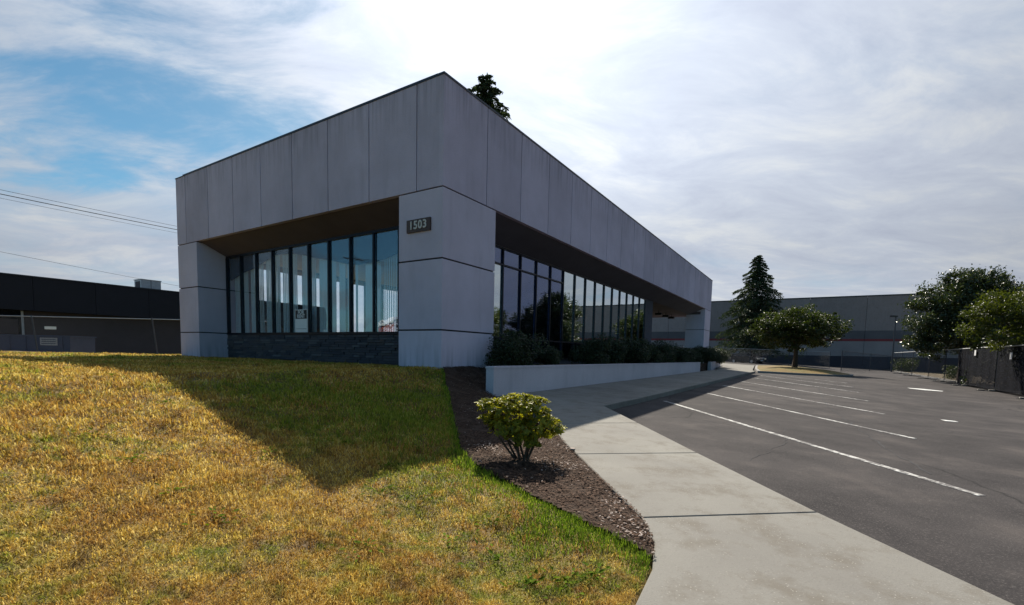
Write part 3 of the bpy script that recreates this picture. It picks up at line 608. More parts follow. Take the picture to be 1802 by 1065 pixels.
# right glazing
gy = 1.10; PR = .985; xs = [1.945+PR*k for k in range(17)]; zb, zt = -.15+H0, zs2; T1, T2 = 2.57+H0, .45+H0
boxo('window_head', (xs[0], xs[-1], gy-.03, gy+.05, zt-.05, zt-.002), 'frame_metal', bd); boxo('window_sill', (xs[0], xs[-1], gy-.05, gy+.06, zb-.04, zb+.02), 'frame_metal', bd)
for k, x_ in enumerate(xs): boxo('mullion', (x_-.022+(.022 if k == 0 else 0), x_+.022, gy-.04, gy+.07, zb+.021, zt-.051), 'frame_metal', bd)
for k in range(16):
    for z_ in ((T1, T2) if k < 6 else (T2,)): boxo('transom', (xs[k]+.023, xs[k+1]-.023, gy-.035, gy+.06, z_-.022, z_+.022), 'frame_metal', bd)
    bright = k in (0, 1) or k >= 7
    rows_ = [(zb+.022, T2-.023), (T2+.023, T1-.023), (T1+.023, zt-.052)] if k < 6 else [(zb+.022, T2-.023), (T2+.023, zt-.052)]
    for i_, (a_, c_) in enumerate(rows_):
        if k == 6 and i_ == 1:
            boxo('pane', (xs[k]+.024, xs[k+1]-.024, gy+.01, gy+.018, a_, c_), 'pane_bright', bd); continue
        boxo('pane', (xs[k]+.024, xs[k+1]-.024, gy+.01, gy+.018, a_, c_), 'pane_bright' if bright and i_ == 1 else 'pane_dark', bd)
boxo('sill_wall', (1.945, 17.7, gy+.0, gy+.12, ZG-.6, zb-.041), 'wall_dark', bd)
boxo('pier', (17.73, 19.05, gy-.03, gy+.2, ZG-.6, zt-.002), 'wall_dark', bd)
boxo('side_wall', (18.85, 19.05, gy+.202, 11.2, ZG-.6, zt-.002), 'wall_dark', bd)
boxo('side_wall', (27.0, XL-.1, 10.0, 10.2, ZG-.6, zs2-.003), 'column_concrete', bd)
# interior
boxo('floor', (1.12, 18.8, 1.24, 10.95, ZG-.05, ZG+.02), 'interior_floor', bd)
boxo('ceiling', (1.12, 18.8, 1.24, 10.95, head+.02, head+.1), 'interior', bd)
boxo('partition', (9.5, 9.6, 5.0, 10.9, ZG+.021, head+.019), 'interior', bd)
# address plaque
pq = boxo('address_plaque', (-.045, -.001, .32, 1.01, 2.59+H0, 2.86+H0), 'plaque', bd)
def text(name, body, size, mat, loc, rot, ext=.006, parent=None, bold=0., spacing=1.0):
    cu = bpy.data.curves.new(name, 'FONT'); cu.body = body; cu.size = size; cu.extrude = ext; cu.align_x = 'CENTER'; cu.align_y = 'CENTER'; cu.offset = bold; cu.space_character = spacing
    t_ = bpy.data.objects.new('tmp', cu); COL.objects.link(t_); bpy.context.view_layer.update()
    me = bpy.data.meshes.new_from_object(t_.evaluated_get(bpy.context.evaluated_depsgraph_get())); bpy.data.objects.remove(t_)
    me.materials.clear(); me.materials.append(MATS[mat]); o = bpy.data.objects.new(name, me); COL.objects.link(o); o.location = loc; o.rotation_euler = rot
    if parent: o.parent = parent
    return o
RT = (math.pi/2, 0, -math.pi/2)      # faces -x, reads left to right
text('digits', '1503', .24, 'digit', (-.052, .665, 2.728+H0), RT, .006, pq, .006, 1.12)
# for rent sign taped to the glass
fs = empty('rent_sign', W(.895, 6.37, .43+H0), ROT, label='black and white for rent sign taped low inside the left window wall', cat='sign')
boxo('board', (0, .006, -.31, .31, 0, .74), 'sign_white', fs)
boxo('header', (-.003, -.0005, -.285, .285, .46, .72), 'sign_black', fs)
text('lettering', 'FOR', .155, 'sign_white', (-.007, 0, .652), RT, .003, fs, .003, 1.05); text('lettering', 'RENT', .155, 'sign_white', (-.007, 0, .532), RT, .003, fs, .003, 1.0)
boxo('rule', (-.002, -.0005, -.26, .26, .155, .165), 'sign_black', fs)

# ------------------------------------------------------------ planter walls and shrubs
ZP = -.28+H0
pw = empty('planter_wall', W(.12, -1.3, zlot(*w2(.12, 1.3))), ROT, label='long pale concrete planter wall along the sidewalk under the shrubs', cat='planter wall')
z0 = zlot(*w2(.12, 1.3))
boxo('wall_face', (0, 20.6, 0, .19, -.3, ZP-z0-.045), 'planter_concrete', pw); boxo('wall_cap', (-.012, 20.61, -.012, .202, ZP-z0-.044, ZP-z0), 'planter_concrete', pw)
p2 = empty('planter_wall', W(25.5, -1.05, z0), ROT, label='short far planter wall continuing past the recessed entry step', cat='planter wall')
MB().prism([(0, 0), (9.5, .9), (9.6, 1.1), (0, .2)], -.3, ZP-z0).obj('wall_face', 'planter_concrete', p2)
boxo('return_wall', (-5.2, -.01, .45, .65, -.3, ZP-z0-.02), 'planter_concrete', p2)
for pr, z1_ in (([(1.4, -1.1), (21.9, -1.1), (25.6, -.75), (35, .2), (35, 1.09), (1.4, 1.09)], ZP-.09), ([(.22, -1.1), (1.4, -1.1), (1.4, -.02), (.22, -.02)], [ZP-.52, ZP-.09, ZP-.09, ZP-.10])):
    MB().prism(pr, -.6, z1_).obj('planter_soil', 'mulch', kind='structure').matrix_world = Matrix.Translation(W(0, 0, 0)) @ Matrix.Rotation(ROT, 4, 'Z')
def shrub_mesh(n=5200, seed=1):
    # lumpy mass of small leaves through an uneven volume
    g_ = np.random.default_rng(seed); C_ = np.clip(g_.normal(size=(34, 3)), -1.5, 1.5)*[.36, .34, .21]+[0, 0, .50]; P_ = []
    r_ = g_.uniform(.22, .34, 34)
    k = g_.integers(0, 34, n); d = runit(n); rad = r_[k]*(g_.random(n)**.25)
    P_ = C_[k]+d*rad[:, None]; P_[:, 2] = np.abs(P_[:, 2]); Nn = d*.6+runit(n)*.7; Nn /= np.linalg.norm(Nn, axis=1, keepdims=True)
    return P_, Nn
shr = []
for i_ in range(3):
    P_, Nn = shrub_mesh(15000, 10+i_); V, F = leaves(P_, Nn, runit(len(P_)), rng.uniform(.035, .065, len(P_)), .55)
    shr.append((V, F, np.repeat(rng.random(len(P_)), 6)))
stem = MB()
for i_ in range(7):
    a_ = i_*.9; stem.tube([(.04*math.cos(a_), .04*math.sin(a_), -.1), (.12*math.cos(a_), .12*math.sin(a_), .25), (.26*math.cos(a_), .26*math.sin(a_), .6)], [.018, .013, .007], 5)
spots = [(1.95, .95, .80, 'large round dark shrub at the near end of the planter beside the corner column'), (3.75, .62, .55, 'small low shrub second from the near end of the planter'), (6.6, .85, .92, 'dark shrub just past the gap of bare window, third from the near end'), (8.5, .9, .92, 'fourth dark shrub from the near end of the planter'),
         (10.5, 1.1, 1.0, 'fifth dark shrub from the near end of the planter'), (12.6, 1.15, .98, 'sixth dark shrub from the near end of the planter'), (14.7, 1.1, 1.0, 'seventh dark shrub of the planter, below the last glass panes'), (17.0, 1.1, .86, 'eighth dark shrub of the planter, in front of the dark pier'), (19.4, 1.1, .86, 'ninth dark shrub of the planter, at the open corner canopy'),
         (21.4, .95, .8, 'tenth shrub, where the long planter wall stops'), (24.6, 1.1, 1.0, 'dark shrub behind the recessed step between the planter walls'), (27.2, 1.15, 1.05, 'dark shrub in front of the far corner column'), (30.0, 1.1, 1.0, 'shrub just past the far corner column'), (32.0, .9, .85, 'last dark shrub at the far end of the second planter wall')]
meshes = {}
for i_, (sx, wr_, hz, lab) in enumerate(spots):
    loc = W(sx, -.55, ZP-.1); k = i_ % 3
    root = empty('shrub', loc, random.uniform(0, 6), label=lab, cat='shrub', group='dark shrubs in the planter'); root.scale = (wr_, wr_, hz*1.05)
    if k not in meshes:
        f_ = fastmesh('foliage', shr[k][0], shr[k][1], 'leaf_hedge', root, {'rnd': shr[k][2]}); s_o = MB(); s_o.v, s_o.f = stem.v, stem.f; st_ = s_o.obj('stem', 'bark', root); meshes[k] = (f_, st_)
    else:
        for e in meshes[k]: c_ = e.copy(); COL.objects.link(c_); c_.parent = root

# hero rhododendron beside the path
hx, hy = .119, 4.462; hz0 = zter(hx, hy)+.02
rh = empty('rhododendron', (hx, hy, hz0), label='small yellow green rhododendron bush on bark mulch beside the sidewalk', cat='bush')
lobes = [((-.22, .0, .50), (.17, .17, .10)), ((-.05, -.05, .53), (.19, .18, .10)), ((.09, .02, .52), (.14, .17, .09)), ((-.34, .02, .50), (.09, .10, .07)), ((-.36, .04, .38), (.06, .08, .05)), ((.14, 0, .40), (.13, .16, .12)), ((.25, -.02, .36), (.08, .10, .07)), ((-.12, .05, .38), (.22, .20, .12)), ((.02, -.02, .30), (.19, .16, .10)), ((-.24, .05, .36), (.12, .12, .08)), ((.22, .06, .25), (.10, .1, .07)), ((-.14, 0, .60), (.06, .05, .03)), ((.33, 0, .30), (.07, .08, .06)), ((.06, 0, .60), (.05, .05, .025)), ((-.40, 0, .52), (.05, .06, .04)), ((.10, 0, .24), (.10, .12, .07)), ((-.05, 0, .24), (.16, .14, .08)), ((-.18, 0, .30), (.13, .13, .08)), ((.05, -.05, .17), (.10, .10, .05))]
tips = []
for c_, r_ in lobes:
    n_ = int(4300*(r_[0]*r_[1]+r_[0]*r_[2]+r_[1]*r_[2])**1.0/2.6)
    for d in runit(n_):
        if d[2] < -.55: continue
        q = np.array(c_)+d*np.array(r_)*random.uniform(.66, 1.14)
        tips.append((q, d))
P_ = []; Nn = []; D_ = []; rn = []; sz = []
for q, d in tips:
    ax = d*.6+np.array([0, 0, .75])+rng.normal(size=3)*.25; ax /= np.linalg.norm(ax); t1 = np.cross(ax, [.3, .9, .1]); t1 /= np.linalg.norm(t1); t2 = np.cross(ax, t1); a0 = random.uniform(0, 6.28); base = random.random()
    for k in range(6):
        a_ = a0+k*1.047+random.uniform(-.2, .2); o_ = t1*math.cos(a_)+t2*math.sin(a_); up_ = random.uniform(.15, .75); dd = o_+ax*up_; dd /= np.linalg.norm(dd); s_ = random.uniform(.028, .050)
        nn = ax-o_*up_; nn /= np.linalg.norm(nn); P_.append(q+dd*s_*.5); Nn.append(nn); D_.append(dd); sz.append(s_); rn.append(min(1, max(0, base*.55+random.random()*.45)))
leafobj('foliage', P_, Nn, D_, np.array(sz), 'leaf_rhodo', rh, .5, np.array(rn))
sm = MB()
for i_ in range(11):
    a_ = i_*2.4; c_, r_ = lobes[i_ % len(lobes)]; b0 = (.03*math.cos(a_), .03*math.sin(a_), -.05); m1 = (c_[0]*.35+.05*math.cos(a_), .04*math.sin(a_), .14); m2 = (c_[0]*.8, c_[1]+.03*math.sin(a_), .28)
    sm.tube([b0, m1, m2, c_], [.012, .010, .008, .004], 6)
    for j_ in range(4): sm.bar(m2, tuple(np.array(c_)+np.clip(rng.normal(size=3), -1.3, 1.3)*[.05, .05, .025]-[0, 0, .03]), .005, .003, 4)
sm.obj('stem', 'bark', rh)
# sprinkler head at the sidewalk edge
sp = empty('sprinkler_head', (.665, 4.98, zter(.665, 4.98)-.02), label='small black pop-up sprinkler head with pale cap at the sidewalk edge', cat='sprinkler')
MB().bar((0, 0, 0), (0, 0, .085), .022, .024, 14).obj('body', 'black_plastic', sp); MB().bar((0, 0, .086), (0, 0, .10), .030, .028, 14).obj('cap', 'pale_litter', sp)

# ------------------------------------------------------------ trees
def tree(name, loc, clusters, nleaf, lsize, mat, trunk, label, cat='tree', group=None, rough=.25, aspect=.5, droop=0.):
    root = empty(name, loc, 0, label=label, cat=cat, group=group)
    C_ = np.array([c[:3] for c in clusters]); R_ = np.array([c[3] for c in clusters]); wt = R_**2; k = rng.choice(len(C_), nleaf, p=wt/wt.sum())
    # leaves gather on twig tufts, so the outline is uneven and light passes between
    nt_ = max(20, int(nleaf/55)); kt = rng.choice(len(C_), nt_, p=wt/wt.sum()); dtt = runit(nt_); T = C_[kt]+dtt*(R_[kt]*(rng.random(nt_)**.38))[:, None]*[1, 1, .72]
    j = rng.integers(0, nt_, nleaf); P_ = T[j]+rng.normal(size=(nleaf, 3))*(R_[kt][j]*rough)[:, None]*[1, 1, .55]
    P_[:, 2] -= droop*np.abs(rng.normal(size=nleaf))
    Nn = runit(nleaf)*.8+[0, 0, .6]; Nn /= np.linalg.norm(Nn, axis=1, keepdims=True); D_ = runit(nleaf)+[0, 0, -droop]
    rn = np.clip(rng.random(nt_)[j]*.5+rng.random(nleaf)*.5, 0, 1)
    leafobj('crown', P_, Nn, D_, lsize*rng.uniform(.6, 1.3, nleaf), mat, root, aspect, rn)
    tb = MB(); tb.tube(trunk[0], trunk[1], 9)
    top_ = Vector(trunk[0][-1])
    for i_ in range(0, len(C_)):
        b0 = Vector(trunk[0][-2]).lerp(top_, random.random()); e = Vector(C_[i_]); mid = b0.lerp(e, .5)+Vector((random.uniform(-.2, .2), random.uniform(-.2, .2), .15)); tb.tube([b0, mid, e], [trunk[1][-1]*.8, trunk[1][-1]*.45, .02], 5)
    tb.obj('trunk', 'bark', root); return root
# spreading tree on the island
cl = [(-2.9, 0, 3.0, 1.2), (-1.7, .6, 3.7, 1.5), (-.2, -.3, 4.1, 1.5), (1.2, .4, 4.3, 1.4), (2.6, -.2, 3.7, 1.4), (3.6, .4, 3.1, 1.0), (-2.2, -.6, 2.4, 1.1), (-.8, .4, 2.9, 1.5), (.8, -.5, 3.0, 1.5), (2.1, .5, 2.7, 1.2), (0, 1.5, 3.5, 1.5), (0, -1.7, 3.4, 1.4), (-3.3, .2, 3.8, .7), (3.0, .3, 4.7, .5), (1.3, 1, 2.2, .9), (-1.2, -1, 1.9, .7)]
tree('island_tree', (24.0, 40.1, -.74+H0), cl, 26000, .17, 'leaf_mid', ([(0, 0, -.2), (.05, 0, .9), (0, 0, 1.8), (.1, 0, 2.7)], [.26, .18, .15, .10]), 'low spreading green tree on the dry grass traffic island', rough=.15)
# big dark tree beyond the right fence
cl = [(-3.2, 0, 4.5, 1.7), (-2.3, .5, 6.2, 1.8), (-.5, 0, 7.2, 1.9), (1.6, .4, 7.4, 1.8), (3.4, 0, 6.3, 1.8), (4.3, .4, 4.6, 1.6), (0, 0, 5.0, 2.4), (2.2, -.6, 4.9, 2.2), (-1.8, -.4, 3.9, 1.9), (.6, .5, 3.3, 1.8), (3.2, 0, 3.0, 1.6), (-3.4, .4, 2.9, 1.2), (1.0, 0, 7.9, 1.1), (-1.0, 0, 7.8, .9), (2.8, 0, 7.5, 1.0), (-3.5, 0, 6.7, .6), (-1.8, .6, 2.4, 1.0)]
bt = tree('dark_leaved_tree', (33.5, 35.2, -1.42+H0), cl, 42000, .20, 'leaf_dark', ([(0, 0, -.3), (.1, 0, 1.2), (0, .1, 2.4), (.2, 0, 4.0)], [.34, .26, .2, .14]), 'big glossy dark green tree behind the chain link fence on the right', rough=.17); bt.scale = (.86, .86, .97)
copy_tree(bt, (42.6, 37.6, -1.5+H0), 2.2, (.88, .88, .90), 'second dark tree further right behind the fence, cut by the picture edge')
copy_tree(bt, (38.5, 26.5, -1.4+H0), 4.0, (.9, .9, .72), 'dark tree just outside the right edge of the picture behind the fence')
# overhanging lighter tree at the right edge
cl = [(-4.7, .3, 3.6, .9), (-4.0, 0, 4.4, 1.2), (-3.0, .5, 5.0, 1.3), (-2.0, -.3, 4.2, 1.4), (-3.6, -.5, 2.9, .9), (-2.0, .4, 3.0, 1.2), (-.8, 0, 5.4, 1.6), (.8, .3, 5.2, 1.8), (0, -.6, 3.8, 1.7), (2.0, 0, 4.2, 1.6), (-4.9, 0, 2.7, .45)]
ov = tree('overhanging_tree', (27.9, 23.9, -1.25+H0), cl, 22000, .16, 'leaf_light', ([(0, 0, -.3), (.0, 0, 1.2), (-.1, 0, 2.4), (-.2, 0, 4.0)], [.24, .18, .15, .10]), 'light green tree leaning over the fence at the right edge of the picture', rough=.16, aspect=.4, droop=.10); ov.scale = (.93, .93, .88)
# conifers
def conifer(name, loc, H, Rb, nb, label, drop=.25, seed=3, z0f=.03, irregular=.3):
    g_ = random.Random(seed); root = empty(name, loc, 0, label=label, cat='conifer')
    tb = MB(); tb.tube([(0, 0, -.3), (0, 0, H*.5), (.05, 0, H*.97)], [H*.022, H*.013, .02], 8)
    P_ = []; D_ = []; Nn = []; S_ = []; RN = []
    for i_ in range(nb):
        f = (i_+.5)/nb; z = H*(z0f+(1-z0f)*f**.92); a_ = i_*2.39996+g_.uniform(-.4, .4); l = Rb*((1-f)**.8)*g_.uniform(1-irregular, 1+irregular*.5)+.12*Rb*.5
        dx, dy = math.cos(a_), math.sin(a_); tip = Vector((dx*l, dy*l, z+l*.12-drop*l)); st = Vector((0, 0, z)); mid = st.lerp(tip, .55)+Vector((0, 0, l*.12))
        tb.tube([st, mid, tip], [.05*(1-f)+.015, .03*(1-f)+.01, .006], 4)
        m_ = int((30+150*(l/Rb))*(1.6 if H > 20 else 1)); bri = g_.random()
        for k in range(m_):
            u = g_.random()**.7; b_ = (st.lerp(mid, u*2) if u < .5 else mid.lerp(tip, u*2-1)); wd = l*.30*(1-u*.6); sd = g_.gauss(0, .5)*wd; hang = abs(g_.gauss(0, .5))*l*.13
            q = b_+Vector((-dy*sd, dx*sd, -hang)); dd = Vector((dx*.6-dy*sd/wd*.7, dy*.6+dx*sd/wd*.7, -.35-g_.random()*.7))
            P_.append(q); D_.append(dd); Nn.append((g_.gauss(0, .5), g_.gauss(0, .5), .8)); S_.append(g_.uniform(.5, 1.1)*min(H*.026, .42)); RN.append(min(1, bri*.4+g_.random()*.6))
    Nn = np.array(Nn); Nn /= np.linalg.norm(Nn, axis=1, keepdims=True)
    leafobj('crown', np.array(P_), Nn, np.array(D_), np.array(S_), 'needle', root, .30, np.array(RN)); tb.obj('trunk', 'bark', root); return root
conifer('fir_tree', (36.9, 72.6, -.75+H0), 16.3, 5.7, 260, 'dark pointed fir tree in front of the grey warehouse wall', seed=5, irregular=.45, z0f=.12)
conifer('cedar_tree', (-2.7, 40.5, -.4+H0), 23.0, 8.3, 260, 'tall cedar whose top shows above the roof behind the building', seed=9, irregular=.4)
# low vegetation
def small_bush(loc, scl, mat, label, cat='bush', n=2600, name='garden_bush'):
    root = empty(name, loc, random.uniform(0, 6), label=label, cat=cat); P_, Nn = shrub_mesh(n, int(scl*100)); V, F = leaves(P_*scl, Nn, runit(n), rng.uniform(.06, .11, n)*scl, .5)
    fastmesh('foliage', V, F, mat, root, {'rnd': np.repeat(rng.random(n), 6)}); sb = MB(); [sb.bar((0, 0, -.1), (.25*scl*math.cos(i_*1.3), .25*scl*math.sin(i_*1.3), .5*scl), .015*scl, .008*scl, 5) for i_ in range(5)]; sb.obj('stem', 'bark', root)
x, y = w2(37.2, -1.4); small_bush((x, y, zlot(x, y)), 1.7, 'leaf_light', 'pale yellow green bush at the far end of the building by the fence')
x, y = w2(73, 16.8); small_bush((x, y, zlot(x, y)), 1.8, 'leaf_mid', 'low green bush at the far end of the right kerb below the lamp pole')
x, y = w2(26.5, 17.0); small_bush((x, y, zlot(x, y)), 1.1, 'leaf_light', 'low weedy bush behind the dark fence at the right edge')
for s_, t_, lab in ((19, 17.6, 'dark undergrowth behind the screened fence just outside the picture'), (24.5, 18.2, 'dark undergrowth behind the fence at the right edge of the picture'), (29.5, 17.8, 'dark undergrowth behind the second screened fence bay'), (34, 18.0, 'dark undergrowth behind the third screened fence bay')):
    x, y = w2(s_, t_); small_bush((x, y, zlot(x, y)), 3.2, 'leaf_hedge', lab, n=7000, name='undergrowth')  # added bushes that darken the view behind the fence like tree shade
x, y = w2(47, 17.3); small_bush((x, y, zlot(x, y)), 1.3, 'leaf_mid', 'weedy bush behind the see-through fence below the dark tree')

# ------------------------------------------------------------ fences
def chain_mesh(mb, L_, Hh, pitch=.11, rr=.0028):
    k = -Hh
    while k < L_:
        for sg in (1, -1):
            x0, x1 = (k, k+Hh); z0_, z1_ = 0, Hh
            if x0 < 0: z0_ = -x0; x0 = 0
            if x1 > L_: z1_ = Hh-(x1-L_); x1 = L_
            if x1-x0 > .02:
                if sg == 1: mb.bar((x0, 0, z0_), (x1, 0, z1_), rr, None, 3)
                else: mb.bar((L_-x0, .006, z0_), (L_-x1, .006, z1_), rr, None, 3)
        k += pitch
def chain_fence(a_, b_, za, zb_, h, nposts, label, name='chain_link_fence', pitch=.11, rr=.0028, rail='galv', lean=0., fabric='fence_dark'):
    a_ = Vector((*a_, za)); b_ = Vector((*b_, zb_)); d = b_-a_; Ln = math.hypot(d.x, d.y); root = empty(name, a_, math.atan2(d.y, d.x), label=label, cat='fence')
    for i_ in range(nposts):
        u = i_/(nposts-1); x_ = u*Ln; z_ = u*d.z; MB().bar((x_+lean, 0, z_-.2), (x_-lean*.0, 0, z_+h+.06), .035, None, 8).obj('post', 'fence_dark', root)
    MB().bar((0, 0, h), (Ln, 0, d.z+h), .022, None, 8).obj('top_rail', rail, root)
    mb = MB(); chain_mesh(mb, Ln, h, pitch, rr); mb.v = [(x_, y_, z_+d.z*x_/Ln) for x_, y_, z_ in mb.v]; mb.obj('chain_mesh', fabric, root, kind='stuff'); return root
chain_fence((-33.6, 22.0), (-11.2, 22.0), -.66+H0, -.66+H0, 1.86, 5, 'chain link fence with a bright top rail in front of the dark low building', pitch=.075, rr=.0034, lean=.25, fabric='fence_dark')
MB().prism([(-33, 21.3), (-12, 21.3), (-12, 21.55), (-33, 21.55)], -.75+H0, -.60+H0).obj('kerb', 'kerb_concrete', kind='structure')
boxs = empty('fence_sign', (-21.5, 21.95, .62+H0), 0, label='small blank white tag wired to the left chain link fence', cat='sign'); boxo('plate', (-.27, .27, 0, .01, 0, .13), 'sign_white', boxs)
chain_fence((22.6, 65.5), (41.0, 61.0), -.68+H0, -1.08+H0, 2.15, 5, 'far chain link fence across the yard in front of the parked dark car', pitch=.2, rr=.006)
chain_fence((33.7, 48.3), (53.0, 66.0), -1.13+H0, -1.32+H0, 2.1, 3, 'oblique chain link fence from the lone post to the lamp pole', pitch=.3, rr=.006, rail='fence_dark')
# temporary fence panels on the right
sp_ = [14.9, 21.2, 27.4, 32.9, 39.2, 45.1, 53.1, 60.0, 66.5]
m, nt, b = newmat('screen_cloth'); v = tex(nt); n = noise(nt, v, 3, 4); L(nt, ramp(nt, n, [(.3, (.003, .004, .008)), (.7, (.008, .009, .016))]), b.inputs['Base Color']); b.inputs['Roughness'].default_value = .9  # dark see-through sheet standing in for the shade under the trees behind
tr = N(nt, 'ShaderNodeBsdfTransparent'); b.inputs['Specular IOR Level'].default_value = .1
mx = N(nt, 'ShaderNodeMixShader', n_0=.38); L(nt, b.outputs[0], mx.inputs[1]); L(nt, tr.outputs[0], mx.inputs[2]); L(nt, mx.outputs[0], nt.nodes['Material Output'].inputs[0])
names = ['fence panel with dark screen cloth outside the right edge of the picture', 'fence panel with dark screen cloth cut by the right edge of the picture', 'second dark screened fence panel from the right edge', 'third dark screened fence panel, right of the see-through ones', 'see-through fence panel under the big dark tree', 'see-through fence panel beside the cream building', 'narrow far fence panel left of the big dark tree', 'farthest fence panel by the lamp pole']
for k in range(len(sp_)-1):
    s0, s1 = sp_[k], sp_[k+1]; ax, ay = w2(s0, 15); bx, by = w2(s1, 15); za, zb_ = zlot(ax, ay)+.04, zlot(bx, by)+.04; Ln = s1-s0; dz = zb_-za; h = 2.36
    root = empty('temporary_fence', (ax, ay, za), ROT, label=names[k], cat='fence', group='temporary fence panels along the right of the lot')
    MB().bar((.04, 0, h), (Ln-.04, 0, h+dz), .03, None, 8).obj('top_rail', 'galv', root); MB().bar((.04, 0, .1), (Ln-.04, 0, .1+dz), .018, None, 8).obj('bottom_rail', 'fence_dark', root)
    MB().bar((.045, 0, -.02), (.045, 0, h+.12), .026, None, 8).obj('post', 'fence_dark', root)
    mb = MB(); chain_mesh(mb, Ln, h, .14 if k < 5 else .22, .003); mb.v = [(x_, y_, z_+dz*x_/Ln) for x_, y_, z_ in mb.v]; mb.obj('chain_mesh', 'fence_dark', root, kind='stuff')
    if k < 3 or k == 3:
        u0 = 0.06; u1 = Ln-.06 if k != 3 else Ln*.35
        nseg = 14; V = []; F = []
        for i_ in range(nseg+1):
            x_ = u0+(u1-u0)*i_/nseg; yy = .03+.02*math.sin(i_*1.7+k); V += [(x_, yy, .06+dz*x_/Ln), (x_, yy, h-.04+dz*x_/Ln), (x_, yy+.004, h-.04+dz*x_/Ln), (x_, yy+.004, .06+dz*x_/Ln)]
        for i_ in range(nseg):
            q = i_*4; F += [(q, q+4, q+5, q+1), (q+3, q+2, q+6, q+7), (q+1, q+5, q+6, q+2)]
        MB().add(V, F).obj('screen_cloth', 'screen_cloth', root)
    fx = boxo('foot', (-.16, .16, -.75, .75, -.038, .01), 'black_plastic', root)
    for y_ in (-.55, 0.12, .55): MB().prism([(-.13, y_-.12), (.12, y_-.14), (.15, y_+.10), (-.10, y_+.13)], .011, .06).obj('sandbag', 'kerb_concrete', fx)
for (s_, z_, lab) in ((31.3, .73, 'small white notice on the second screened fence panel'), (25.1, .50, 'white notice on the screened fence panel at the right edge')):
    x, y = w2(s_, 14.9); o = empty('fence_notice', (x, y, z_+H0-.1), ROT, label=lab, cat='sign'); boxo('plate', (-.16, .16, 0, .006, -.15, .18), 'sign_white', o)
a_ = [w2(14, 15.55), w2(72, 15.75), w2(72, 15.92), w2(14, 15.75)]
MB().prism(a_, [zlot(*e)-.1 for e in a_], [zlot(*e)+.15 for e in a_]).obj('kerb', 'kerb_concrete', kind='structure')
# the added dark undergrowth behind the sheeted fence is built further up
# ------------------------------------------------------------ warehouse
wx, wy = w2(85, 0); wh = empty('warehouse', (wx, wy, -2.5+H0), ROT, label='long grey tilt-up warehouse with a dark red stripe behind the yard', cat='warehouse')
def wz(z): return z+2.5
k = 0; y_ = -36.
while y_ < 26:
    y1_ = min(y_+7.6, 26)
    for z0_, z1_, m_ in ((-2.6, .73, 'warehouse_dark'), (.73, 3.11, 'warehouse_light'), (3.11, 3.48, 'warehouse_red'), (3.48, 4.78, 'warehouse_grey'), (4.78, 10.1, 'warehouse_concrete')):
        off = {'warehouse_red': -.02, 'warehouse_dark': -.01}.get(m_, 0)
        boxo('wall_panel', (off, .28, y_+.02, y1_-.02, wz(z0_), wz(z1_)), m_, wh)
    y_ = y1_
boxo('wall_core', (.281, 45, -35.95, 26, 0, wz(10.0)), 'joint_dark', wh); boxo('parapet_cap', (-.06, .35, -36.02, 26.05, wz(10.1), wz(10.28)), 'coping_metal', wh)
# ------------------------------------------------------------ lamp pole
lp_ = empty('lamp_pole', (48.6, 60.4, -1.32+H0), .2, label='dark parking lot lamp pole with a flat head left of the dark tree', cat='lamp pole')
MB().bar((0, 0, -.2), (0, 0, 7.0), .09, .07, 8).obj('pole', 'fence_dark', lp_); boxo('lamp_head', (-.75, .1, -.16, .16, 6.98, 7.16), 'black_plastic', lp_)
# ------------------------------------------------------------ parked car, front towards the camera
car = empty('parked_car', (32.6, 63.6+2.0, -.72+H0), R(-64), label='dark parked car behind the far chain link fence left of the island tree', cat='car')
prof = [(-2.2, .35), (-2.25, .75), (-2.1, 1.0), (-1.6, 1.05), (-.95, 1.45), (.35, 1.48), (1.05, 1.02), (1.95, .88), (2.25, .68), (2.25, .32), (1.8, .25), (-1.8, .25)]
body = MB(); n_ = len(prof)
for yy, sc in ((-.9, .0), (.9, .0)): pass
vs = []
for yy in (-.88, -.70, .70, .88):
    for (px, pz) in prof:
        inn = abs(yy) > .8; zz = pz if pz < 1.1 else (1.06 if inn else pz); vs.append((px*(.985 if inn else 1), yy, zz))
F = []
for q in range(3):
    for i_ in range(n_): F.append((q*n_+i_, q*n_+(i_+1) % n_, (q+1)*n_+(i_+1) % n_, (q+1)*n_+i_))
F += [tuple(range(n_))[::-1], tuple(range(3*n_, 4*n_))]
body.add(vs, F).obj('body', 'car_paint', car)
MB().add([(.42, -.66, 1.44), (.42, .66, 1.44), (1.02, .72, 1.07), (1.02, -.72, 1.07)], [(0, 3, 2, 1)]).add([(.45, -.64, 1.46), (.45, .64, 1.46), (1.06, .70, 1.085), (1.06, -.70, 1.085)], [(0, 3, 2, 1)]).obj('windscreen', 'car_glass', car)
for sy in (-1, 1):
    MB().box(-1.2, .55, .80*sy-.02, .80*sy+.02, 1.09, 1.38).obj('side_window', 'car_glass', car)
    h_ = MB().box(2.0, 2.27, sy*.68-.18, sy*.68+.18, .62, .80).obj('headlight', 'headlamp', car)
    for wx_ in (-1.4, 1.4):
        wh_ = MB().bar((wx_, sy*.72, .33), (wx_, sy*.92, .33), .33, None, 18).obj('wheel', 'tyre', car); MB().bar((wx_, sy*.925, .33), (wx_, sy*.935, .33), .2, None, 12).obj('rim', 'alloy', wh_)
boxo('number_plate', (2.26, 2.28, -.26, .26, .42, .54), 'sign_white', car); boxo('grille', (2.255, 2.275, -.45, .45, .57, .68), 'black_plastic', car)

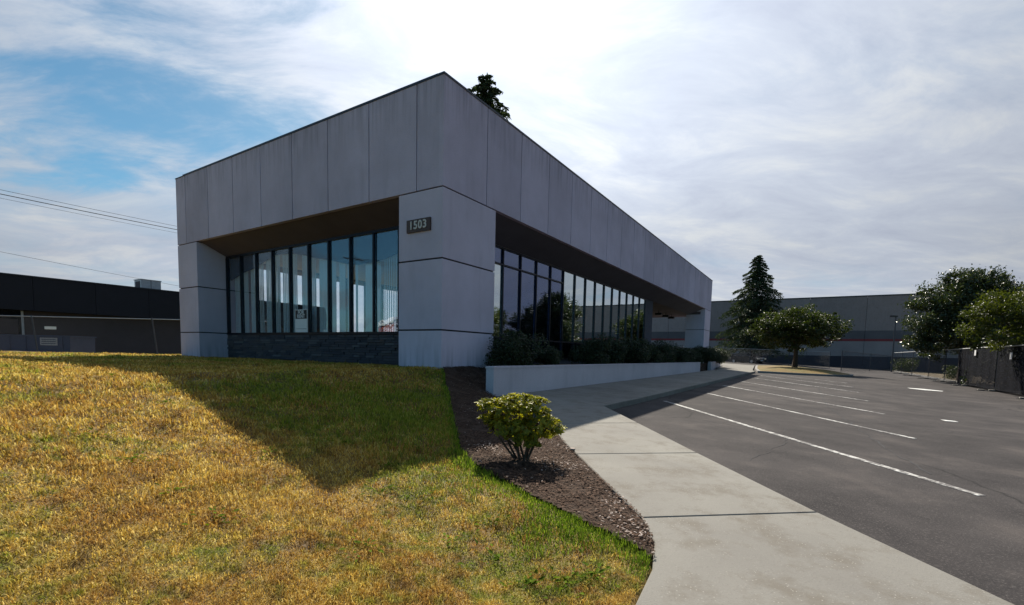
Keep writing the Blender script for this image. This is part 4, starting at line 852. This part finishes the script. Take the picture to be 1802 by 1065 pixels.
# ------------------------------------------------------------ left neighbour and yard
nb = empty('neighbour_building', W(-20, 34, -.9+H0), ROT, label='low brown building with a deep dark flat fascia at the left edge', cat='building')
def nz(z): return z+.9
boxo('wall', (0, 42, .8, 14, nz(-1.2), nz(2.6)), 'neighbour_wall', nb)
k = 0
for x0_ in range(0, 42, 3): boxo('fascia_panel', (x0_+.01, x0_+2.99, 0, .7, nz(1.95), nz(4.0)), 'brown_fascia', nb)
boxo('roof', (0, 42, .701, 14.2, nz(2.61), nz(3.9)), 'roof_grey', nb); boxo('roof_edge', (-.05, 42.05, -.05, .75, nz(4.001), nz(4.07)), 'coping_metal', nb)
wn_ = boxo('window', (17.0, 20.6, .74, .79, nz(.42), nz(2.1)), 'car_glass', nb)
for b_ in ((16.93, 17.0), (20.55, 20.66), (18.8, 18.86)): boxo('frame', (b_[0], b_[1], .70, .80, nz(.38), nz(1.93)), 'unit_metal', wn_)
boxo('blind', (17.1, 20.4, .725, .738, nz(.5), nz(1.4)), 'neighbour_wall', wn_)
ru = empty('rooftop_unit', W(7.55, 35.6, 3.9+H0), ROT, label='pale boxy air conditioning unit on the roof of the low dark building', cat='rooftop unit')
boxo('casing', (-.62, .62, -.6, .6, .12, .86), 'unit_metal', ru); boxo('lid', (-.66, .66, -.64, .64, .861, .91), 'unit_metal', ru); boxo('curb', (-.55, .55, -.5, .5, -.1, .119), 'roof_grey', ru); boxo('louvre', (-.63, -.6205, -.4, .4, .3, .75), 'neighbour_wall', ru); boxo('seam', (-.03, .0, -.61, -.6005, .13, .85), 'neighbour_wall', ru)
r2 = empty('roof_vent', W(11.9, 36.2, 3.9+H0), ROT, label='low flat vent on the dark roof right beside the building corner column', cat='roof vent'); boxo('hood', (-.5, 1.2, -.4, .4, .25, .42), 'coping_metal', r2); boxo('duct', (-.2, .8, -.25, .25, -.1, .249), 'coping_metal', r2)
db = empty('blue_skip', (-23.6, 23.2, -.68+H0), 0, label='blue metal skip with a white label behind the left fence', cat='skip')
MB().prism([(-1.9, 0), (1.8, 0), (1.8, 1.4), (-1.9, 1.4)], 0, 1.0).obj('bin', 'blue_paint', db); boxo('rim', (-1.95, 1.85, -.05, 1.45, .98, 1.04), 'blue_paint', db)
lb = boxo('notice', (.35, 1.2, -.02, -.004, .55, .92), 'unit_metal', db)
for i_ in range(3): boxo('text_line', (.42, 1.12, -.026, -.021, .62+i_*.1, .655+i_*.1), 'blue_paint', lb)
for x_ in (-1.2, -.4, .1, 1.4): boxo('rib', (x_, x_+.07, -.04, -.003, .05, .97), 'blue_paint', db)
# ------------------------------------------------------------ utility poles and overhead wires
def upole(loc, h, rz, label, arm=True):
    o = empty('utility_pole', loc, rz, label=label, cat='utility pole', group='wooden utility poles'); MB().bar((0, 0, -.5), (0, 0, h), .17, .11, 10).obj('pole', 'wood_pole', o)
    boxo('crossarm', (-1.2, 1.2, -.06, .06, h-.5, h-.38), 'wood_pole', o); MB().bar((.35, 0, h-2.2), (.35, 0, h-1.3), .24, None, 12).obj('transformer', 'unit_metal', o)
    for x_ in (-1.1, -.4, .4, 1.1): MB().bar((x_, 0, h-.379), (x_, 0, h-.22), .04, .03, 6).obj('insulator', 'unit_metal', o)
    return o
PA = Vector((-58, 17, 0)); PB = Vector((-27, 70, 0))
upole((PA.x, PA.y, .3), 14.6, R(-30), 'utility pole at the near end of the overhead wires left of the picture'); upole((PB.x, PB.y, .6), 14.4, R(-30), 'utility pole at the far end of the overhead wires behind the building'); upole((-46.5, 8.6, .3), 11.5, R(90), 'utility pole mirrored in the left window wall')
def wire(a_, b_, sag, rr, label):
    a_ = Vector(a_); b_ = Vector(b_); pts = []
    for i_ in range(25):
        u = i_/24; q = a_.lerp(b_, u); q.z -= sag*4*u*(1-u); pts.append(q-a_)
    mb = MB(); mb.tube(pts, rr, 5); o = mb.obj('overhead_wire', 'wire', label=label, cat='wire', group='overhead wires on the left'); o.location = a_; return o
for dz, rr, lab in ((.34, .018, 'topmost of the three close overhead wires left of the building'), (0, .035, 'thick middle wire of the three close overhead wires'), (-.33, .014, 'lowest of the three close overhead wires left of the building')):
    wire((PA.x, PA.y, 14.25+dz), (PB.x, PB.y, 14.6+dz*1.1), .6, rr, lab)
wire((PA.x, PA.y, 12.2), (-33.0, 56, 7.3), .5, .014, 'lone thin low wire running down towards the dark building roof')
for x_, lab in ((-.9, 'outer wire on the pole mirrored in the left window wall'), (0, 'middle wire on the pole mirrored in the left window wall'), (.9, 'inner wire on the pole mirrored in the left window wall')): wire((-46.5+x_, -40, 11.3), (-46.5+x_, 8.6, 11.4), .7, .03, lab)
# ------------------------------------------------------------ street side, seen mirrored in the left window wall
rb = empty('red_building', (-40, -4, -.4+H0), 0, label='low red building with a white cornice across the street, mirrored in the window wall', cat='building')
boxo('wall', (-9, 0, -14, 9.3, -1, 3.3), 'brick_red', rb); boxo('cornice', (-9.1, .1, -14.1, 9.4, 3.301, 3.75), 'white_trim', rb)
for y_ in (-11, -7, -3, 1, 5): wd_ = boxo('window', (.001, .05, y_, y_+1.8, .9, 2.3), 'car_glass', rb); boxo('sill', (.001, .12, y_-.1, y_+1.9, .8, .899), 'white_trim', wd_)
copy_tree(bt, (-60, 20, -.5+H0), 1.0, (1.1, 1.1, 1.0), 'tree across the street mirrored in the left window wall')
print('stones', ns, 'objects', len(bpy.data.objects))
